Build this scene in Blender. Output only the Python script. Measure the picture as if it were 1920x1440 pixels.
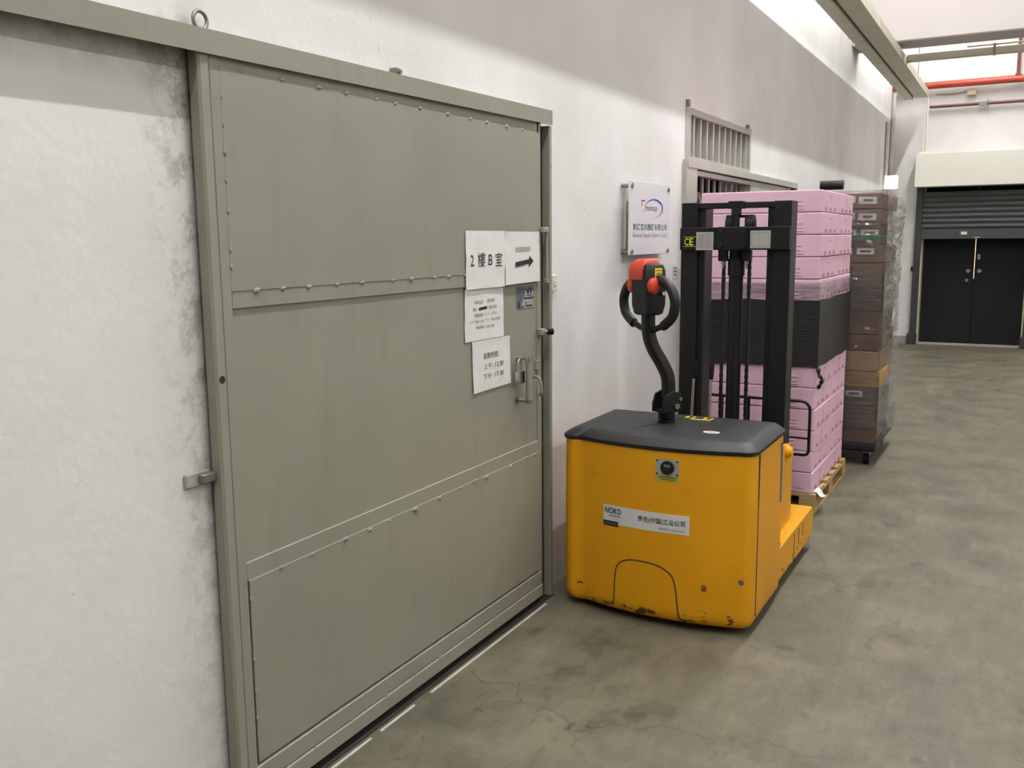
import bpy, bmesh, math, random
from mathutils import Vector, Matrix, noise
random.seed(7)
for o in list(bpy.data.objects):
    bpy.data.objects.remove(o)
S = bpy.context.scene
COL = S.collection
PI = math.pi

# ------------------------------------------------------------------ camera
cam_d = bpy.data.cameras.new('camera')
cam = bpy.data.objects.new('camera', cam_d)
COL.objects.link(cam)
CH = 1.56
yaw, pitch, roll = 0.501741, 0.154098, 0.009414
cy_, sy_, cp_, sp_ = math.cos(yaw), math.sin(yaw), math.cos(pitch), math.sin(pitch)
fwd = Vector((-sy_ * cp_, cy_ * cp_, -sp_))
rgt0 = Vector((cy_, sy_, 0))
dwn0 = fwd.cross(rgt0)
rgt = math.cos(roll) * rgt0 + math.sin(roll) * dwn0
dwn = -math.sin(roll) * rgt0 + math.cos(roll) * dwn0
m = Matrix((rgt, -dwn, -fwd)).transposed().to_4x4()
m.translation = Vector((0, 0, CH))
cam.matrix_world = m
cam_d.sensor_fit = 'HORIZONTAL'
cam_d.sensor_width = 36.0
cam_d.lens = 36.0 * 1739.7 / 1920.0
cam_d.clip_start = 0.05
cam_d.clip_end = 100
S.camera = cam

# ------------------------------------------------------------------ world, exposure
S.view_settings.view_transform = 'Standard'
S.view_settings.look = 'None'
S.view_settings.gamma = 1.0
S.view_settings.use_curve_mapping = False
S.view_settings.exposure = 0.02
wd = bpy.data.worlds.new('world')
S.world = wd
wd.use_nodes = True
wd.node_tree.nodes['Background'].inputs[0].default_value = (1.0, 0.95, 0.88, 1)
wd.node_tree.nodes['Background'].inputs[1].default_value = 0.05
S.cycles.max_bounces = 4
S.cycles.diffuse_bounces = 3
S.cycles.glossy_bounces = 2
S.cycles.transmission_bounces = 2
S.cycles.transparent_max_bounces = 8
S.cycles.caustics_reflective = False
S.cycles.caustics_refractive = False
S.cycles.use_light_tree = False
# fluorescent battens: (x, z, tube emission strength, list of y centres)
LAMP_ROWS = [(-0.50, 5.40, 372.0, (-0.8, 1.4, 3.6, 5.7, 7.5, 9.1, 12.2, 13.1)),  # one far-end batten is added to brighten the end wall
             (3.6, 5.40, 270.0, (-0.8, 3.0, 7.0, 12.9))]  # unseen second row, added for softness and fill
LAMP_COL = (1.0, 1.02, 1.06)

# ------------------------------------------------------------------ constants
WX = -1.79      # left wall plane
DX = -1.747     # sliding door face
FY = 14.70      # far wall
CZ = 5.6        # ceiling


# ------------------------------------------------------------------ material helpers
def lin(c):
    return tuple(((v / 255.0) / 12.92 if v / 255.0 <= 0.04045 else ((v / 255.0 + 0.055) / 1.055) ** 2.4) for v in c) + (1,)


class NT:
    def __init__(self, name):
        self.mat = bpy.data.materials.new(name)
        self.mat.use_nodes = True
        self.t = self.mat.node_tree
        self.b = self.t.nodes['Principled BSDF']
        self.out = self.t.nodes['Material Output']

    def n(self, kind, **kw):
        nd = self.t.nodes.new('ShaderNode' + kind)
        for k, v in kw.items():
            if k in nd.inputs.keys():
                nd.inputs[k].default_value = v
            else:
                setattr(nd, k, v)
        return nd

    def l(self, a, b):
        self.t.links.new(a, b)

    def coord(self, scale=(1, 1, 1), world=False):
        if world:
            g = self.n('NewGeometry')
            src = g.outputs['Position']
        else:
            src = self.n('TexCoord').outputs['Object']
        mp = self.n('Mapping')
        mp.inputs['Scale'].default_value = scale
        self.l(src, mp.inputs['Vector'])
        return mp.outputs['Vector']

    def noise(self, co, scale=5, detail=4, rough=0.55, dist=0.0):
        nd = self.n('TexNoise')
        nd.inputs['Scale'].default_value = scale
        nd.inputs['Detail'].default_value = detail
        nd.inputs['Roughness'].default_value = rough
        nd.inputs['Distortion'].default_value = dist
        self.l(co, nd.inputs['Vector'])
        return nd.outputs['Fac']

    def ramp(self, fac, a, b, lo=0.0, hi=1.0):
        nd = self.n('MapRange')
        nd.inputs['From Min'].default_value = a
        nd.inputs['From Max'].default_value = b
        nd.inputs['To Min'].default_value = lo
        nd.inputs['To Max'].default_value = hi
        self.l(fac, nd.inputs['Value'])
        return nd.outputs['Result']

    def mix(self, fac, a, b):
        nd = self.n('Mix', data_type='RGBA')
        if isinstance(fac, (int, float)):
            nd.inputs[0].default_value = fac
        else:
            self.l(fac, nd.inputs[0])
        for i, v in ((6, a), (7, b)):
            if isinstance(v, tuple):
                nd.inputs[i].default_value = v
            else:
                self.l(v, nd.inputs[i])
        return nd.outputs[2]

    def math(self, op, a, b=None):
        nd = self.n('Math', operation=op)
        for i, v in ((0, a), (1, b)):
            if v is None:
                continue
            if isinstance(v, (int, float)):
                nd.inputs[i].default_value = v
            else:
                self.l(v, nd.inputs[i])
        return nd.outputs[0]

    def bump(self, h, strength=0.2, dist=0.01):
        nd = self.n('Bump')
        nd.inputs['Strength'].default_value = strength
        nd.inputs['Distance'].default_value = dist
        self.l(h, nd.inputs['Height'])
        self.l(nd.outputs['Normal'], self.b.inputs['Normal'])


def pm(name, rgb, rough=0.5, metal=0.0, var=0.12, vscale=8.0, bump=0.0, bscale=200.0, spec=0.5, dark=None):
    """plain procedural material: base colour (sRGB 0-255) with soft mottling and grain"""
    T = NT(name)
    c = lin(rgb)
    d = lin(dark) if dark else tuple(v * (1 - var) for v in c[:3]) + (1,)
    co = T.coord(world=True)
    f = T.noise(co, vscale, 2, 0.6)
    T.l(T.mix(T.ramp(f, 0.3, 0.7), c, d), T.b.inputs['Base Color'])
    T.b.inputs['Roughness'].default_value = rough
    T.b.inputs['Metallic'].default_value = metal
    T.b.inputs['Specular IOR Level'].default_value = spec
    if bump:
        T.bump(T.noise(co, bscale, 0, 0.6), bump, 0.002)
    return T.mat


def emis(name, rgb, k, light=False):
    T = NT(name)
    T.b.inputs['Base Color'].default_value = (0.8, 0.8, 0.8, 1)
    T.b.inputs['Emission Color'].default_value = rgb + (1,)
    T.b.inputs['Emission Strength'].default_value = k
    T.mat.cycles.emission_sampling = 'FRONT' if light else 'NONE'
    return T.mat


M = {}


def wall_material():
    T = NT('wall_plaster')
    co = T.coord(world=True)
    big = T.noise(co, 1.1, 3, 0.62)
    col = T.mix(T.ramp(big, 0.35, 0.72), lin((233, 230, 226)), lin((218, 214, 208)))
    # dirt and broken plaster along the sliding door's left edge (y about 1.6)
    sep = T.n('SeparateXYZ')
    g = T.n('NewGeometry')
    T.l(g.outputs['Position'], sep.inputs[0])
    y, z = sep.outputs['Y'], sep.outputs['Z']
    edge = T.math('MULTIPLY', T.ramp(y, 1.50, 1.67), T.ramp(y, 1.75, 1.66))
    n2 = T.noise(co, 13, 4, 0.75)
    hi = T.math('MULTIPLY', T.ramp(z, 0.3, 2.0, 0.35, 1.0), T.ramp(z, 2.10, 2.04, 0.15, 1.0))
    dm = T.math('MULTIPLY', T.math('MULTIPLY', edge, hi), T.ramp(n2, 0.46, 0.60))
    col = T.mix(T.math('MULTIPLY', dm, 0.85), col, lin((132, 128, 112)))
    ed2 = T.math('MULTIPLY', T.ramp(y, 1.625, 1.655), T.ramp(y, 1.75, 1.66))
    col = T.mix(T.math('MULTIPLY', T.math('MULTIPLY', ed2, hi), 0.6), col, lin((96, 90, 76)))
    # darker band under the track, specks
    under_track = T.math('MULTIPLY', T.ramp(z, 1.90, 2.0), T.ramp(z, 2.04, 2.0))
    under_track = T.math('MULTIPLY', under_track, T.ramp(y, 1.75, 1.70))
    col = T.mix(T.math('MULTIPLY', under_track, T.ramp(n2, 0.3, 0.6, 0.05, 0.45)), col, lin((120, 114, 100)))
    col = T.mix(T.ramp(n2, 0.68, 0.72, 0, 0.35), col, lin((160, 156, 146)))
    T.l(col, T.b.inputs['Base Color'])
    T.b.inputs['Roughness'].default_value = 0.75
    T.b.inputs['Specular IOR Level'].default_value = 0.25
    T.bump(T.noise(co, 34, 1, 0.7), 0.2, 0.006)
    return T.mat


def floor_material():
    T = NT('floor_concrete')
    co = T.coord(world=True)
    a = T.noise(co, 0.9, 3, 0.62)
    col = T.mix(T.ramp(a, 0.34, 0.68), lin((92, 89, 74)), lin((105, 100, 82)))
    b = T.noise(co, 3.4, 5, 0.7)
    col = T.mix(T.ramp(b, 0.50, 0.66, 0, 0.9), col, lin((119, 112, 93)))
    col = T.mix(T.ramp(b, 0.47, 0.34, 0, 0.85), col, lin((79, 77, 64)))
    # worn dusty streaks with fine grain
    st = T.noise(T.coord((6.0, 1.6, 1), True), 3.0, 5, 0.75)
    col = T.mix(T.ramp(st, 0.52, 0.70, 0, 0.6), col, lin((122, 115, 95)))
    col = T.mix(T.ramp(st, 0.46, 0.32, 0, 0.55), col, lin((75, 71, 58)))
    fs = T.noise(co, 40, 1, 0.6)
    # oil spots
    sp = T.noise(co, 6.5, 0, 0.4)
    col = T.mix(T.ramp(sp, 0.76, 0.80, 0, 0.5), col, lin((65, 60, 48)))
    # cracks: cell edges on warped coordinates, kept only in places
    wn = T.n('TexNoise')
    wn.inputs['Scale'].default_value = 2.6
    wn.inputs['Detail'].default_value = 4
    wn.inputs['Roughness'].default_value = 0.65
    T.l(co, wn.inputs['Vector'])
    sub = T.n('VectorMath', operation='MULTIPLY_ADD')
    T.l(wn.outputs['Color'], sub.inputs[0])
    sub.inputs[1].default_value = (0.55, 0.55, 0.0)
    T.l(co, sub.inputs[2])
    vo = T.n('TexVoronoi', feature='DISTANCE_TO_EDGE', voronoi_dimensions='2D')
    vo.inputs['Scale'].default_value = 0.95
    T.l(sub.outputs[0], vo.inputs['Vector'])
    keep = T.ramp(a, 0.40, 0.56)
    crk = T.math('MULTIPLY', T.ramp(vo.outputs['Distance'], 0.0032, 0.0, 0, 1), keep)
    halo = T.math('MULTIPLY', T.ramp(vo.outputs['Distance'], 0.03, 0.0, 0, 0.25), keep)
    col = T.mix(halo, col, lin((78, 74, 60)))
    col = T.mix(T.math('MULTIPLY', crk, 0.85), col, lin((50, 47, 37)))
    T.l(col, T.b.inputs['Base Color'])
    T.l(T.ramp(b, 0.3, 0.7, 0.42, 0.62), T.b.inputs['Roughness'])
    T.b.inputs['Specular IOR Level'].default_value = 0.35
    T.bump(fs, 0.12, 0.004)
    return T.mat


def door_material():
    T = NT('door_paint')
    co = T.coord(world=True)
    a = T.noise(co, 1.4, 2, 0.6)
    col = T.mix(T.ramp(a, 0.3, 0.7), lin((148, 146, 131)), lin((138, 136, 121)))
    b = T.noise(T.coord((1, 3.0, 0.6), True), 3.5, 4, 0.7)
    col = T.mix(T.ramp(b, 0.56, 0.80, 0, 0.4), col, lin((122, 117, 98)))
    col = T.mix(T.ramp(b, 0.76, 0.80, 0, 0.5), col, lin((104, 92, 70)))
    T.l(col, T.b.inputs['Base Color'])
    T.l(T.ramp(a, 0.3, 0.7, 0.38, 0.5), T.b.inputs['Roughness'])
    T.b.inputs['Specular IOR Level'].default_value = 0.4
    T.bump(a, 0.2, 0.02)
    return T.mat


def yellow_material():
    T = NT('yellow_enamel')
    co = T.coord(world=True)
    a = T.noise(co, 3.0, 2, 0.5)
    col = T.mix(T.ramp(a, 0.3, 0.7), lin((234, 166, 18)), lin((227, 158, 16)))
    # scuffs
    s = T.noise(T.coord((3, 3, 9), True), 3.2, 4, 0.7)
    sep = T.n('SeparateXYZ')
    g = T.n('NewGeometry')
    T.l(g.outputs['Position'], sep.inputs[0])
    col = T.mix(T.ramp(s, 0.60, 0.80, 0, 0.35), col, lin((176, 120, 30)))
    # chipped paint near the lower rim, ragged by noise
    low = T.ramp(sep.outputs['Z'], 0.17, 0.06)
    ch = T.noise(T.coord((1, 1, 1.6), True), 16, 4, 0.7)
    chip = T.ramp(T.math('ADD', ch, T.math('MULTIPLY', low, 0.16)), 0.72, 0.745)
    col = T.mix(T.math('MULTIPLY', chip, 0.9), col, lin((46, 40, 30)))
    T.l(col, T.b.inputs['Base Color'])
    T.b.inputs['Roughness'].default_value = 0.42
    T.b.inputs['Specular IOR Level'].default_value = 0.4
    return T.mat


def film_material(name, lo, hi, rgb, rough=0.16, spec=0.8, bstr=0.9, bdist=0.02):
    T = NT(name)
    f = T.noise(T.coord((2.0, 2.0, 26), True), 2.2, 3, 0.7, 0.8)
    band = T.noise(T.coord((0.3, 0.3, 3.2), True), 1.6, 1, 0.5)
    T.b.inputs['Base Color'].default_value = lin(rgb)
    T.b.inputs['Roughness'].default_value = rough
    T.b.inputs['Specular IOR Level'].default_value = spec
    h = T.noise(T.coord((1.5, 1.5, 16), True), 9, 4, 0.75, 0.6)
    T.bump(h, bstr, bdist)
    T.b.inputs['Coat Weight'].default_value = 1.0 if hi < 0.7 else 0.0
    T.b.inputs['Coat Roughness'].default_value = 0.1
    T.b.inputs['Coat IOR'].default_value = 1.8
    tr = T.n('BsdfTransparent')
    mx = T.n('MixShader')
    fac = T.math('MULTIPLY', T.ramp(f, 0.35, 0.7, lo, hi), T.ramp(band, 0.42, 0.60, 0.45, 1.25))
    T.l(fac if hi < 1 else T.ramp(f, 0.35, 0.7, lo, hi), mx.inputs[0])
    T.l(tr.outputs[0], mx.inputs[1])
    T.l(T.b.outputs[0], mx.inputs[2])
    T.l(mx.outputs[0], T.out.inputs['Surface'])
    return T.mat


def carton_material(name, rgb):
    T = NT(name)
    co = T.coord(world=True)
    a = T.noise(co, 5, 3, 0.6)
    c = lin(rgb)
    d = tuple(v * 0.78 for v in c[:3]) + (1,)
    T.l(T.mix(T.ramp(a, 0.3, 0.7), c, d), T.b.inputs['Base Color'])
    T.b.inputs['Roughness'].default_value = 0.7
    return T.mat


M['wall'] = wall_material()
M['floor'] = floor_material()
M['door'] = door_material()
M['door_dark'] = pm('door_frame_paint', (138, 136, 122), 0.5, 0, 0.15, 6)
M['yellow'] = yellow_material()
M['ceil'] = pm('ceiling_paint', (236, 230, 224), 0.8, 0, 0.05, 2)
M['beam'] = pm('beam_paint', (206, 197, 193), 0.8, 0, 0.05, 2)
M['black'] = pm('black_steel', (20, 21, 20), 0.45, 0.0, 0.25, 12, 0.05, 200, 0.3)
M['blackp'] = pm('black_plastic', (25, 26, 27), 0.5, 0.0, 0.2, 20, 0.15, 400, 0.35)
M['lid'] = pm('lid_plastic', (38, 39, 38), 0.5, 0.0, 0.25, 7, 0.25, 300, 0.35, dark=(27, 28, 27))
M['rubber'] = pm('rubber', (16, 16, 16), 0.8, spec=0.25)
M['chrome'] = pm('bright_steel', (196, 194, 186), 0.28, 1.0, 0.1, 20)
M['zinc'] = pm('zinc_steel', (150, 148, 138), 0.45, 0.8, 0.2, 20)
M['red'] = pm('red_plastic', (214, 66, 38), 0.38, 0, 0.08, 10)
M['pink'] = pm('pink_foam', (231, 190, 207), 0.72, 0, 0.05, 6, 0.2, 260)
M['pinkd'] = pm('pink_foam_recess', (188, 128, 148), 0.8, 0, 0.1, 6)  # recess shade put into the foam colour; also sticker print
M['bfilm'] = film_material('black_film', 1.0, 1.0, (10, 11, 11), 0.32, 0.35)
M['film_front'] = film_material('clear_film', 0.18, 0.60, (136, 132, 129), 0.13, 1.0, 1.0, 0.05)
M['film_side'] = film_material('hazy_side_film', 0.45, 0.85, (168, 165, 158), 0.3)  # side sheen at grazing view painted as whiter, denser film
M['carton'] = carton_material('carton_brown', (128, 104, 84))
M['carton_d'] = carton_material('carton_dark', (100, 80, 65))
M['carton_l'] = carton_material('carton_tan', (156, 130, 98))
M['carton_y'] = carton_material('carton_ochre', (184, 138, 72))
M['paper'] = pm('paper', (226, 226, 220), 0.7, 0, 0.04, 20)
M['labelp'] = pm('label_paper', (222, 220, 216), 0.55, 0, 0.05, 20)
M['ink'] = pm('ink', (34, 34, 34), 0.6, 0, 0.2, 60)
M['ink_grey'] = pm('ink_grey', (112, 112, 110), 0.6, 0, 0.2, 60)
M['ink_mid'] = pm('ink_mid', (78, 78, 77), 0.6, 0, 0.2, 60)
M['wood'] = pm('pallet_wood', (186, 152, 100), 0.75, 0, 0.3, 14)
M['trunk'] = pm('trunking_paint', (196, 190, 168), 0.5, 0, 0.1, 3)
M['pipe_red'] = pm('pipe_red', (172, 66, 44), 0.45, 0, 0.2, 5)
M['pipe_dark'] = pm('pipe_maroon', (100, 46, 42), 0.5, 0, 0.2, 5)
M['fascia'] = pm('fascia_paint', (238, 236, 220), 0.6, 0, 0.03, 2)
M['shutter'] = pm('shutter_grey', (66, 68, 68), 0.42, 0.1, 0.15, 3)
M['leaf'] = pm('door_charcoal', (22, 24, 25), 0.7, 0, 0.12, 3, spec=0.2)
M['guide'] = pm('guide_rail_grey', (46, 48, 48), 0.5, 0.1, 0.15, 4)
M['cream'] = pm('jamb_cream', (196, 184, 148), 0.6, 0, 0.1, 4)
M['grille'] = pm('grille_paint', (176, 174, 162), 0.5, 0, 0.12, 6)
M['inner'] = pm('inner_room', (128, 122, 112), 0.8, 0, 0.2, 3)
M['acry'] = pm('sign_board', (226, 224, 226), 0.2, 0, 0.02, 2)
M['ivory'] = pm('ivory_plastic', (226, 222, 202), 0.4, 0, 0.03, 10)
M['teal'] = pm('ink_teal', (62, 112, 118), 0.5)
M['s_grey'] = pm('ink_sign_grey', (140, 138, 140), 0.5)
M['s_black'] = pm('ink_sign_black', (62, 58, 60), 0.5)
M['s_blue'] = pm('ink_sign_blue', (56, 74, 158), 0.5)
M['s_red'] = pm('ink_sign_red', (196, 52, 70), 0.5)
M['s_yel'] = pm('ink_sign_yellow', (236, 206, 150), 0.5)
M['navy'] = pm('ink_navy', (30, 38, 96), 0.5)
M['stk_yellow'] = pm('sticker_yellow', (236, 206, 40), 0.45)
M['stk_lime'] = pm('sticker_lime', (184, 190, 60), 0.5)
M['stk_white'] = pm('sticker_white', (224, 224, 220), 0.4, 0, 0.03, 20)
M['stk_blue'] = pm('sticker_blue', (86, 102, 132), 0.5, 0, 0.3, 30)
M['lime_ce'] = pm('ce_yellow', (222, 222, 60), 0.5)
M['alu'] = pm('plate_aluminium', (182, 184, 176), 0.4, 0.3, 0.06, 30)
M['green'] = pm('green_tape', (40, 150, 84), 0.35)
for k_ in (0, 1):
    M['tube%d' % k_] = emis('lamp_tube', LAMP_COL, LAMP_ROWS[k_][2], True)
M['wallbox'] = emis('glowing_white', (1.0, 0.97, 0.9), 1.6)  # slight emission added to a white wall box
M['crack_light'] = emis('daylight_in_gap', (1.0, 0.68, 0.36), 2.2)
M['card'] = pm('card_bluegrey', (120, 124, 134), 0.35, 0, 0.35, 40, dark=(70, 74, 88))
M['mortar'] = pm('mortar', (170, 166, 156), 0.9, 0, 0.2, 30, 0.6, 60)
M['dirt_shade'] = pm('dirt_shade_black', (44, 40, 34), 0.9)  # near-black for dirt and seams; also paints shade in gaps
M['white_line'] = pm('chalky_paint', (206, 202, 190), 0.8, 0, 0.2, 14)
M['lcd'] = pm('meter_face', (30, 32, 31), 0.2)
M['lcd2'] = pm('meter_window', (120, 124, 122), 0.3)


# ------------------------------------------------------------------ mesh helpers
def box(bm, x0, x1, y0, y1, z0, z1, bev=0.0, seg=1):
    vs = [bm.verts.new((x, y, z)) for z in (z0, z1) for y in (y0, y1) for x in (x0, x1)]
    fs = [(0, 2, 3, 1), (4, 5, 7, 6), (0, 1, 5, 4), (2, 6, 7, 3), (0, 4, 6, 2), (1, 3, 7, 5)]
    faces = [bm.faces.new([vs[i] for i in f]) for f in fs]
    if bev:
        es = set(e for f in faces for e in f.edges)
        bmesh.ops.bevel(bm, geom=list(es), offset=bev, segments=seg, affect='EDGES', profile=0.5)
    return vs


def prism(bm, pts, axis, a, b):
    """extrude a polygon (list of 2d points) along axis from a to b; axis x: pts=(y,z), y: (x,z), z: (x,y)"""
    def P(p, t):
        return {'x': (t, p[0], p[1]), 'y': (p[0], t, p[1]), 'z': (p[0], p[1], t)}[axis]
    v0 = [bm.verts.new(P(p, a)) for p in pts]
    v1 = [bm.verts.new(P(p, b)) for p in pts]
    n = len(pts)
    fs = [bm.faces.new(v0[::-1]), bm.faces.new(v1)]
    for i in range(n):
        fs.append(bm.faces.new((v0[i], v0[(i + 1) % n], v1[(i + 1) % n], v1[i])))
    bmesh.ops.recalc_face_normals(bm, faces=fs)
    return v0 + v1


def cyl(bm, p0, p1, r, n=16, r1=None):
    p0, p1 = Vector(p0), Vector(p1)
    d = (p1 - p0).normalized()
    u = d.orthogonal().normalized()
    w = d.cross(u)
    r1 = r if r1 is None else r1
    a = [bm.verts.new(p0 + r * (math.cos(t) * u + math.sin(t) * w)) for t in [2 * PI * i / n for i in range(n)]]
    b = [bm.verts.new(p1 + r1 * (math.cos(t) * u + math.sin(t) * w)) for t in [2 * PI * i / n for i in range(n)]]
    bm.faces.new(a[::-1])
    bm.faces.new(b)
    for i in range(n):
        bm.faces.new((a[i], a[(i + 1) % n], b[(i + 1) % n], b[i]))


def smooth_path(pts, sub=6):
    P = [Vector(p) for p in pts]
    out = []
    for i in range(len(P) - 1):
        p0, p1, p2, p3 = P[max(i - 1, 0)], P[i], P[i + 1], P[min(i + 2, len(P) - 1)]
        for k in range(sub):
            t = k / sub
            out.append(0.5 * ((2 * p1) + (p2 - p0) * t + (2 * p0 - 5 * p1 + 4 * p2 - p3) * t * t + (3 * p1 - p0 - 3 * p2 + p3) * t ** 3))
    out.append(P[-1])
    return out


def tube(bm, pts, r, n=10, closed=False, sq=None, up=(0, 0, 1)):
    """sweep a circle (or a rounded rectangle sq=(a,b)) along points; r may be a list"""
    P = [Vector(p) for p in pts]
    m_ = len(P)
    rs = r if isinstance(r, (list, tuple)) else [r] * m_
    rings = []
    ref = Vector(up)
    for i in range(m_):
        if closed:
            d = P[(i + 1) % m_] - P[i - 1]
        else:
            d = P[min(i + 1, m_ - 1)] - P[max(i - 1, 0)]
        d.normalize()
        u = ref - d * ref.dot(d)
        if u.length < 1e-4:
            u = d.orthogonal()
        u.normalize()
        w = d.cross(u)
        ref = u
        ring = []
        for k in range(n):
            t = 2 * PI * (k + 0.5) / n
            c, s = math.cos(t), math.sin(t)
            if sq:
                c = math.copysign(abs(c) ** 0.45, c) * sq[0]
                s = math.copysign(abs(s) ** 0.45, s) * sq[1]
            ring.append(bm.verts.new(P[i] + rs[i] * (c * u + s * w)))
        rings.append(ring)
    last = m_ if closed else m_ - 1
    for i in range(last):
        a, b = rings[i], rings[(i + 1) % m_]
        for k in range(n):
            bm.faces.new((a[k], a[(k + 1) % n], b[(k + 1) % n], b[k]))
    if not closed:
        bm.faces.new(rings[0][::-1])
        bm.faces.new(rings[-1])


def lathe(bm, prof, n=20, centre=(0, 0, 0)):
    c = Vector(centre)
    rings = []
    for r, z in prof:
        rings.append([bm.verts.new(c + Vector((r * math.cos(2 * PI * k / n), r * math.sin(2 * PI * k / n), z))) for k in range(n)])
    for a, b in zip(rings, rings[1:]):
        for k in range(n):
            bm.faces.new((a[k], a[(k + 1) % n], b[(k + 1) % n], b[k]))
    bm.faces.new(rings[0][::-1])
    bm.faces.new(rings[-1])


def loft(bm, rings, cap=True):
    R = [[bm.verts.new(p) for p in ring] for ring in rings]
    n = len(R[0])
    for a, b in zip(R, R[1:]):
        for k in range(n):
            bm.faces.new((a[k], a[(k + 1) % n], b[(k + 1) % n], b[k]))
    if cap:
        bm.faces.new(R[0][::-1])
        bm.faces.new(R[-1])


def new(name, bm, mat, parent=None, smooth=False, bev=0.0):
    """link the bmesh as one mesh object"""
    bmesh.ops.recalc_face_normals(bm, faces=bm.faces[:])
    me = bpy.data.meshes.new(name)
    bm.to_mesh(me)
    bm.free()
    o = bpy.data.objects.new(name, me)
    me.materials.append(M[mat] if isinstance(mat, str) else mat)
    COL.objects.link(o)
    if parent:
        o.parent = parent
    if smooth:
        for p in me.polygons:
            p.use_smooth = True
        md = o.modifiers.new('edge', 'EDGE_SPLIT')
        md.split_angle = math.radians(smooth if smooth > 1 else 40)
    if bev:
        b = o.modifiers.new('bev', 'BEVEL')
        b.width = bev
        b.segments = 2
        b.limit_method = 'ANGLE'
    return o


def bxo(name, x0, x1, y0, y1, z0, z1, mat, parent=None, bev=0.0):
    bm = bmesh.new()
    box(bm, x0, x1, y0, y1, z0, z1, bev, 2 if bev else 1)
    return new(name, bm, mat, parent)


def cyo(name, p0, p1, r, mat, parent=None, n=16, r1=None):
    bm = bmesh.new()
    cyl(bm, p0, p1, r, n, r1)
    return new(name, bm, mat, parent, smooth=40)


def tbo(name, pts, r, mat, parent=None, n=10, **kw):
    bm = bmesh.new()
    tube(bm, pts, r, n, **kw)
    return new(name, bm, mat, parent, smooth=50)


def empty(name, loc=(0, 0, 0)):
    o = bpy.data.objects.new(name, None)
    o.location = loc
    o.empty_display_size = 0.1
    COL.objects.link(o)
    return o


def tag(o, label, cat, group=None):
    o['label'] = label
    o['category'] = cat
    if group:
        o['group'] = group
    return o


def struct(o, label=None, cat=None):
    o['kind'] = 'structure'
    if label:
        o['label'] = label
    if cat:
        o['category'] = cat
    return o


def rebase(root, loc):
    """move an Empty to the thing's base while the parts, built in world space, stay put"""
    root.location = loc
    for c in root.children:
        c.location = Vector(c.location) - Vector(loc)
    return root


def lettering(text, w, h, mat, parent, fn, name='lettering', bold=0.0, shear=0.0):
    """flat lettering w x h (metres); fn maps (u, v) from its lower left corner to a 3d point"""
    cu = bpy.data.curves.new('txt', 'FONT')
    cu.body = text
    cu.size = 1.0
    cu.resolution_u = 3
    cu.offset = bold
    cu.shear = shear
    ob = bpy.data.objects.new('txt', cu)
    COL.objects.link(ob)
    dg = bpy.context.evaluated_depsgraph_get()
    me = bpy.data.meshes.new_from_object(ob.evaluated_get(dg))
    bpy.data.objects.remove(ob)
    bpy.data.curves.remove(cu)
    xs = [v.co.x for v in me.vertices]
    ys = [v.co.y for v in me.vertices]
    x0, x1, y0, y1 = min(xs), max(xs), min(ys), max(ys)
    for v in me.vertices:
        v.co = fn((v.co.x - x0) / (x1 - x0) * w, (v.co.y - y0) / (y1 - y0) * h)
    me.materials.clear()
    me.materials.append(M[mat])
    o = bpy.data.objects.new(name, me)
    COL.objects.link(o)
    o.parent = parent
    return o


def on_wall(x, y0, z0, tilt=0.0):
    """(u, v) -> point on a plane facing +x; u runs along +y, v up"""
    c, s = math.cos(tilt), math.sin(tilt)
    return lambda u, v: (x, y0 + u * c - v * s, z0 + u * s + v * c)


def patch(fn, w, h, nu=1, nv=1, th=0.0008, out=(1, 0, 0)):
    """thin sheet following fn, with real thickness towards -out"""
    bm = bmesh.new()
    o = Vector(out) * th
    A = [[bm.verts.new(fn(w * i / nu, h * j / nv)) for i in range(nu + 1)] for j in range(nv + 1)]
    B = [[bm.verts.new(Vector(fn(w * i / nu, h * j / nv)) - o) for i in range(nu + 1)] for j in range(nv + 1)]
    for j in range(nv):
        for i in range(nu):
            bm.faces.new((A[j][i], A[j][i + 1], A[j + 1][i + 1], A[j + 1][i]))
            bm.faces.new((B[j][i], B[j + 1][i], B[j + 1][i + 1], B[j][i + 1]))
    for i in range(nu):
        bm.faces.new((A[0][i], B[0][i], B[0][i + 1], A[0][i + 1]))
        bm.faces.new((A[nv][i], A[nv][i + 1], B[nv][i + 1], B[nv][i]))
    for j in range(nv):
        bm.faces.new((A[j][0], A[j + 1][0], B[j + 1][0], B[j][0]))
        bm.faces.new((A[j][nu], B[j][nu], B[j + 1][nu], A[j + 1][nu]))
    return bm


ORD = ['topmost', 'second from the top', 'third from the top', 'fourth from the top', 'fifth from the top', 'sixth from the top',
       'seventh from the top', 'eighth from the top', 'ninth from the top', 'tenth from the top', 'eleventh from the top',
       'twelfth from the top', 'thirteenth from the top', 'lowest']

# ================================================================== THE SETTING
# floor
bm = bmesh.new()
box(bm, -2.9, 6.8, -8.2, FY + 0.4, -0.12, 0.0)
struct(new('floor', bm, 'floor'), 'grey worn concrete floor with fine cracks and oil spots', 'floor')
# left wall with the gate opening (y 5.46..8.25, z 0..2.29)
GY0, GY1, GZ1 = 5.44, 6.86, 2.30
bm = bmesh.new()
box(bm, WX - 0.2, WX, -8.0, GY0, 0, CZ)
box(bm, WX - 0.2, WX, GY1, FY + 0.2, 0, CZ)
box(bm, WX - 0.2, WX, GY0, GY1, GZ1, CZ)
struct(new('wall_left', bm, 'wall'), 'white plastered wall with dirt stains beside the sliding door', 'wall')
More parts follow.
